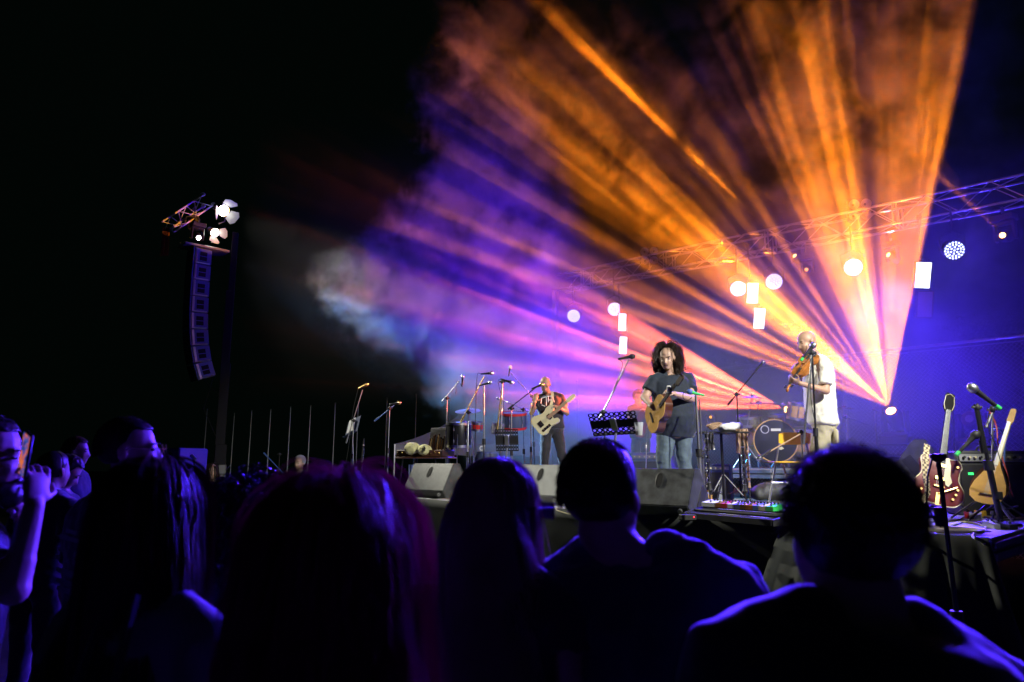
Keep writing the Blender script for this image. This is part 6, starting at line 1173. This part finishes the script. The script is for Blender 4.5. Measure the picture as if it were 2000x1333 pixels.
# dark bass player behind the singer ---------------------------------------------------
y = 11.6; f = Vector((-.2, -1, 0)).normalized()
J = dict(f=f, head=G(1246, 777, -.04), hf=Vector((.1, -.9, -.3)), hu=Vector((0, -.2, 1)), neck=G(1249, 793, 0), sR=G(1232, 799, 0), sL=G(1268, 799, 0), eR=G(1229, 824, -.1), wR=G(1250, 826, -.25), eL=G(1276, 822, -.1), wL=G(1264, 806, -.28), pel=G(1251, 848, 0), hR=G(1243, 855, 0), hL=G(1260, 855, 0), kR=G(1241, 895, -.03), kL=G(1262, 895, -.02), aR=DK(1238, 11.6, DECK + .09), aL=DK(1266, 11.6, DECK + .09), dR=Vector((.8, -.2, -.3)), nR=Vector((0, .3, -1)), dL=Vector((-.6, -.1, .5)), nL=Vector((0, .4, -1)), cL=45, tL=1)
bp = person('shadowed musician in black behind the singer\'s left side', J, shirt='blackcloth', pants='blackcloth', vox=.012)
hair_cap(bp, J['head'], J['hf'], J['hu'], 'hair'); eyes(bp, J['head'], J['hf'], J['hu'])
bt, hd = G(1236, 846, -.26), G(1286, 790, -.38); FE = instr_frame(bt, hd, (-.2, -1, .1)); t = thing('bass_guitar', 'dark bass guitar half hidden behind the singer', 'guitar', bt); g = MB(); g.prism([(x, y_) for x, y_ in pl], -.04, 0, bt, FE); g.build('body', 'burgundy', t); g = MB(); g.box(bt + FE @ Vector((0, .45, .006)), (.05, .55, .014), FE, .003); g.build('neck', 'fret', t); headstock(t, FE, bt, .70, 4, .07, .16, 'burgundy', True); g = MB(); g.box(bt + FE @ Vector((0, .18, .006)), (.09, .04, .012), FE); g.build('pickup', 'chrome', t)
# a seated drummer's dark shape behind the kit
y = 10.35; f = Vector((-.2, -1, 0)).normalized()

# ================================================================== the audience
def crowd(label, px, py, y, face, body=None, s=1.0, lean=Vector((0, 0, 0)), shw=.20, shirt='blackcloth', skin='skin', hu=Z, vox=.012, group='people watching from the grass', dz=0.0, arms=None, neckl=.145, bare=False, drop=(0, 0), **kw):
    c = P(px, py, y); face = Vector(face).normalized(); bf = Vector(body if body else face); bf.z = 0; bf.normalize(); r_ = bf.cross(Z)
    hz = c.z; nk = c - Z * neckl * s + lean - Vector((face.x, face.y, 0)) * .02; H = hz + .12; k = H / 1.75
    J = dict(ground=0.0, f=bf, head=c, hf=face, hu=Vector(hu), neck=nk, sR=nk + r_ * shw * s - Z * (.085 + drop[0]) * s, sL=nk - r_ * shw * s - Z * (.085 + drop[1]) * s, hs=s)
    pel = Vector((nk.x, nk.y, .95 * k)) + lean * .3; J['pel'] = pel; J['hR'] = pel + r_ * .09 - Z * .06; J['hL'] = pel - r_ * .09 - Z * .06
    for q, sg_ in (('R', 1), ('L', -1)):
        J['k' + q] = pel + r_ * .10 * sg_ + bf * .02 + Z * (-.45 * k); J['a' + q] = Vector((pel.x, pel.y, .09)) + r_ * .11 * sg_
        J['e' + q] = J['s' + q] + r_ * .05 * sg_ - Z * .28 * k - bf * .03; J['w' + q] = J['e' + q] - Z * .23 * k + bf * .08
    if arms: J.update(arms(J))
    t = person(label, J, skin=skin, shirt=shirt, pants='blackcloth', group=group, vox=vox, bare=bare, build=s * kw.pop('build', 1.0), **kw); return t, J
# distant and middle ones
t, J = crowd('distant smiling man with grey hair in the dark field', 585, 905, 11.5, (-.3, -1, -.1), shirt='blackcloth'); hair_cap(t, J['head'], J['hf'], Z, 'tent'); eyes(t, J['head'], J['hf'], Z)
t, J = crowd('distant dark-haired woman by the tower\'s blue outrigger', 414, 922, 11.0, (.5, -1, -.1), shirt='blackcloth'); strands(t, J['head'], J['hf'], Z, 'hair', 160, .4, r=.006, seg=10, bodies=body_frames(J), seed=5, sides=4); eyes(t, J['head'], J['hf'], Z)
t, J = crowd('boy in profile with light brown hair, left background', 150, 883, 5.6, (.93, .2, -.05), s=.92, shirt='navy'); hair_cap(t, J['head'], J['hf'], Z, 'hairbrown', .92, .010, front=.1); short_hair(t, J['head'], J['hf'], .92, 'hairbrown', 700, 34, .045); eyes(t, J['head'], J['hf'], Z, .92)
t, J = crowd('short-haired man seen from behind, beside the raised phone', 106, 920, 4.6, (.3, .95, 0), s=1.0, skin='skin2'); hair_cap(t, J['head'], J['hf'], Z, 'hair', 1, .006, rough=.004)
t, J = crowd('person with lowered face between the boy and the short-haired man', 130, 923, 5.0, (.75, .3, -.55), hu=Vector((.4, .2, 1)), s=.95); hair_cap(t, J['head'], J['hf'], J['hu'], 'hair', .95, .012); eyes(t, J['head'], J['hf'], J['hu'], .95)
# woman with glasses
t, J = crowd('woman in profile with cropped hair, glasses and ear rings', 253, 884, 2.65, (.95, .28, .02), body=(.6, .8, 0), s=1.04, vox=.008, drop=(.02, .0), build=1.05); hair_cap(t, J['head'], J['hf'], Z, 'hair', 1.04, .005, rough=.004, front=-.05); short_hair(t, J['head'], J['hf'], 1.04, 'hair', 1500, 31); eyes(t, J['head'], J['hf'], Z, 1.04)
r_, hf, hu = fr_head(J['hf']); c = J['head']; t2 = thing('glasses', 'thin wire glasses on the cropped-haired woman', 'glasses', c + hf * .11)
for k in (-1, 1):
    g = MB(); cc = c + hf * .118 + r_ * .034 * k + hu * .008; g.tube([cc + r_ * .024 * math.cos(a) + hu * .020 * math.sin(a) for a in (6.2832 * i / 16 for i in range(17))], .0013, 5, cap=False); g.build('rim', 'gold', t2); g = MB(); g.tube([c + hf * .116 + r_ * .060 * k + hu * .012, c + hf * .02 + r_ * .088 * k + hu * .014, c - hf * .01 + r_ * .086 * k], .0015, 5); g.build('temple', 'gold', t2)
g = MB(); g.tube([c + hf * .118 - r_ * .01 + hu * .012, c + hf * .125 + hu * .016, c + hf * .118 + r_ * .01 + hu * .012], .0013, 5); g.build('bridge', 'gold', t2)
for i in range(3): g = MB(); q = c + r_ * .096 - hf * (.006 - .012 * i) - hu * (.046 - .004 * i); g.tube([q + hu * .006 * math.sin(a) + hf * .006 * math.cos(a) for a in (6.2832 * k / 10 for k in range(11))], .0012, 4, cap=False); g.build('earring', 'chrome', t)
# print on the back of her t-shirt
bx = (J['sR'] - J['sL']).normalized(); bfv = J['f']; F_ = Matrix((-bx, Z, bfv * -1)).transposed(); cc = J['neck'] - Z * .23 - bfv * .155
g = MB()
for yy, w_, x0 in ((.10, .10, -.01), (.075, .16, 0), (.03, .04, -.07), (.03, .04, .07), (.0, .035, -.085), (.0, .03, .0), (.0, .035, .085), (-.04, .18, 0), (-.075, .15, .0), (-.10, .10, .01)): g.box(cc + F_ @ Vector((x0, yy, 0)), (w_, .018, .004), F_, .001)
g.build('shirt_print', 'shirtprint', t, mods=(wrinkle(.16, .02),))
# man at the left edge filming
def armsA(J):
    q = dict(); q['eR'] = P(26, 1150, 1.95); q['wR'] = P(66, 990, 1.98); q['dR'] = P(76, 925, 2.0) - P(66, 990, 1.98); q['nR'] = Vector((-.8, .3, .1)); q['cR'] = 30; q['spR'] = .16; q['tR'] = -1
    q['eL'] = P(-60, 1160, 2.35); q['wL'] = P(40, 1050, 2.2); q['dL'] = P(66, 985, 2.15) - P(40, 1050, 2.2); q['nL'] = Vector((-.2, -.9, .3)); q['cL'] = 38; return q
t, J = crowd('bearded man at the left edge holding up a phone', -30, 897, 2.1, (.93, .3, -.06), body=(.75, .66, 0), s=1.05, vox=.0048, arms=armsA, shirt='blackcloth', shw=.19, lean=Vector((-.04, .0, 0)))
r_, hf, hu = fr_head(J['hf']); c = J['head']; F_ = Matrix((r_, hf, hu)).transposed(); hair_cap(t, c, hf, Z, 'hair', 1.05, .006, front=.0); short_hair(t, c, hf, 1.05, 'hair', 1600, 32); eyes(t, c, hf, Z, 1.05); g = MB(); g.ell(c + hf * .045 - hu * .085, (.066, .066, .045), F_); g.ell(c + hf * .085 - hu * .105, (.04, .036, .04), F_); g.cap(c + hf * .104 - hu * .056 + r_ * .022, .008, c + hf * .104 - hu * .056 - r_ * .022, .008); g.build('beard', 'hair', t, mods=(remesh(.006, 2), wrinkle(.012, .007)))
g = MB(); g.tube([J['neck'] + Vector((-.02, 0, .03)) + (r_ * math.cos(a) + hf * math.sin(a)) * .07 + Z * (.01 - .035 * math.sin(a)) for a in (6.2832 * k / 16 for k in range(17))], .0028, 5, cap=False); g.build('necklace', 'chrome', t)
pc = P(50, 888, 1.97); pn_ = (CAM - pc).normalized(); pn_ = (pn_ + Vector((-1.3, 0, .0))).normalized(); F_ = basis(pn_); F_ = Matrix.Rotation(R(-14), 3, pn_) @ F_
if F_.col[1].z < 0: F_.col[1] *= -1; F_.col[0] *= -1
ph = thing('smartphone', 'phone held up by the bearded man, its screen showing the stage', 'phone', pc); g = MB(); g.box(pc, (.074, .128, .009), F_, .004); g.build('case', 'black', ph)
mp_ = mat('phone_picture', (0, 0, 0), .2); nt = mp_.node_tree; tc = nt.nodes.new('ShaderNodeTexCoord'); no = nt.nodes.new('ShaderNodeTexNoise'); no.inputs['Scale'].default_value = 38; no.inputs['Detail'].default_value = 2; no.inputs['Distortion'].default_value = 1.2; nt.links.new(tc.outputs['Object'], no.inputs['Vector']); rp = nt.nodes.new('ShaderNodeValToRGB'); cr = rp.color_ramp
cr.elements[0].position = .36; cr.elements[0].color = (.01, .02, .22, 1); cr.elements[1].position = .66; cr.elements[1].color = (1, .20, .01, 1); e_ = cr.elements.new(.47); e_.color = (.05, .12, .55, 1); e_ = cr.elements.new(.53); e_.color = (.55, .12, .12, 1); e_ = cr.elements.new(.74); e_.color = (1, .5, .2, 1)
nt.links.new(no.outputs[0], rp.inputs[0]); b_ = nt.nodes['Principled BSDF']; nt.links.new(rp.outputs[0], b_.inputs['Emission Color']); b_.inputs['Emission Strength'].default_value = .8
g = MB(); g.box(pc + pn_ * .0052, (.066, .114, .001), F_); g.build('screen', mp_, ph, flat=True)
# straight-haired woman
t, J = crowd('woman with long straight brown hair and a strappy light top', 310, 1018, 1.5, (.42, .9, .02), s=.98, vox=.010, shirt='tent', build=.92, sleeve=.05); strands(t, J['head'], J['hf'], Z, 'hairbrown', 1900, .40, .98, out=.012, wave=.002, r=.0016, seg=16, bodies=body_frames(J, .98), seed=11, vol=.022, back=.15, part=.15, jitter=.08)
g = MB()
for k in (-.06, .02, .09): g.tube([J['neck'] + r_ * 0 + (J['sR'] - J['sL']).normalized() * (k + .02) - J['f'] * .10 + Z * .02, J['neck'] + (J['sR'] - J['sL']).normalized() * (k * 1.6) - J['f'] * .17 - Z * .2, J['neck'] + (J['sR'] - J['sL']).normalized() * (k * .8) - J['f'] * .17 - Z * .42], .008, 5)
g.build('shoulder_strap', 'blackcloth', t)
# curly head behind
t, J = crowd('curly dark-haired person partly hidden by the auburn hair', 485, 1030, 2.15, (.35, .95, 0), vox=.014); strands(t, J['head'], J['hf'], Z, 'hair', 900, .16, 1, out=.03, wave=.012, wfreq=95, r=.0022, seg=16, seed=13, vol=.04, back=.1, jitter=.6)
# auburn hair, nearest
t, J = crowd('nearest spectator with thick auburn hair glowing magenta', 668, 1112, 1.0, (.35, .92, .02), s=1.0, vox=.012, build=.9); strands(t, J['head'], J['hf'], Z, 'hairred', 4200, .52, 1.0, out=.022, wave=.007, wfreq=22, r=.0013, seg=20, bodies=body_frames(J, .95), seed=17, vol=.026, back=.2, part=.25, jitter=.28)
# blonde
t, J = crowd('woman with long blonde hair and glasses, face turned right', 978, 1003, 1.62, (.78, .62, -.03), body=(.55, .84, 0), s=.95, vox=.009, shirt='blackcloth', build=.86, shw=.17, sleeve=.05, neckl=.125, lean=Vector((.02, .0, 0))); strands(t, J['head'], J['hf'], Z, 'hairblonde', 3200, .50, .95, out=.002, wave=.006, wfreq=20, r=.0013, seg=20, bodies=body_frames(J, .95), seed=23, vol=.010, back=.45, part=.1, jitter=.2, front=-.05, over=.3, pull=Vector((.02, -.05, 0)))
strands(t, J['head'], J['hf'], Z, 'hairblonde', 900, .34, .95, out=.006, wave=.010, wfreq=24, r=.0013, seg=18, bodies=body_frames(J, .95), seed=24, vol=.03, back=.3, hi=-.05, part=.1, jitter=.3, front=-.1, over=.0, pull=Vector((.34, .16, 0)), name='loose_hair')
eyes(t, J['head'], J['hf'], Z); r_, hf, hu = fr_head(J['hf']); c = J['head']; t2 = thing('glasses', 'dark glasses on the blonde woman', 'glasses', c + hf * .11)
for k in (-1, 1): g = MB(); g.box(c + hf * .112 + r_ * .034 * k + hu * .006, (.052, .006, .036), Matrix((r_, hf, hu)).transposed(), .002); g.build('lens', 'black', t2); g = MB(); g.tube([c + hf * .112 + r_ * .060 * k + hu * .014, c + r_ * .087 * k + hu * .014], .003, 5); g.build('temple', 'black', t2)
# man in the middle
t, J = crowd('short-haired man in a creased dark blue t-shirt, centre', 1176, 975, 1.56, (.55, .84, .03), body=(.42, .9, 0), s=1.02, vox=.010, shirt='navy', shw=.205, lean=Vector((.075, .02, -.0)), build=1.1, wr=.042, drop=(-.02, .0), sleeve=.8, neckl=.115); hair_cap(t, J['head'], J['hf'], Z, 'hair', 1.02, .005, rough=.004); short_hair(t, J['head'], J['hf'], 1.02, 'hair', 2200, 33)
# big man on the right
t, J = crowd('broad man with short curly hair nearest on the right', 1655, 1052, 1.17, (-.12, 1, .02), body=(-.05, 1, 0), s=1.06, vox=.010, shirt='blackcloth', shw=.205, build=1.18, wr=.015, drop=(.045, -.015), neckl=.11, neckr=.075, sleeve=.8); hair_cap(t, J['head'], J['hf'], Z, 'hair', 1.06, .016, rough=.010, rsc=.02); strands(t, J['head'], J['hf'], Z, 'hair', 3200, .024, 1.06, out=.016, wave=.004, wfreq=300, r=.0010, seg=6, seed=29, vol=.012, back=0.0, jitter=.9, low=-.2, front=.5)
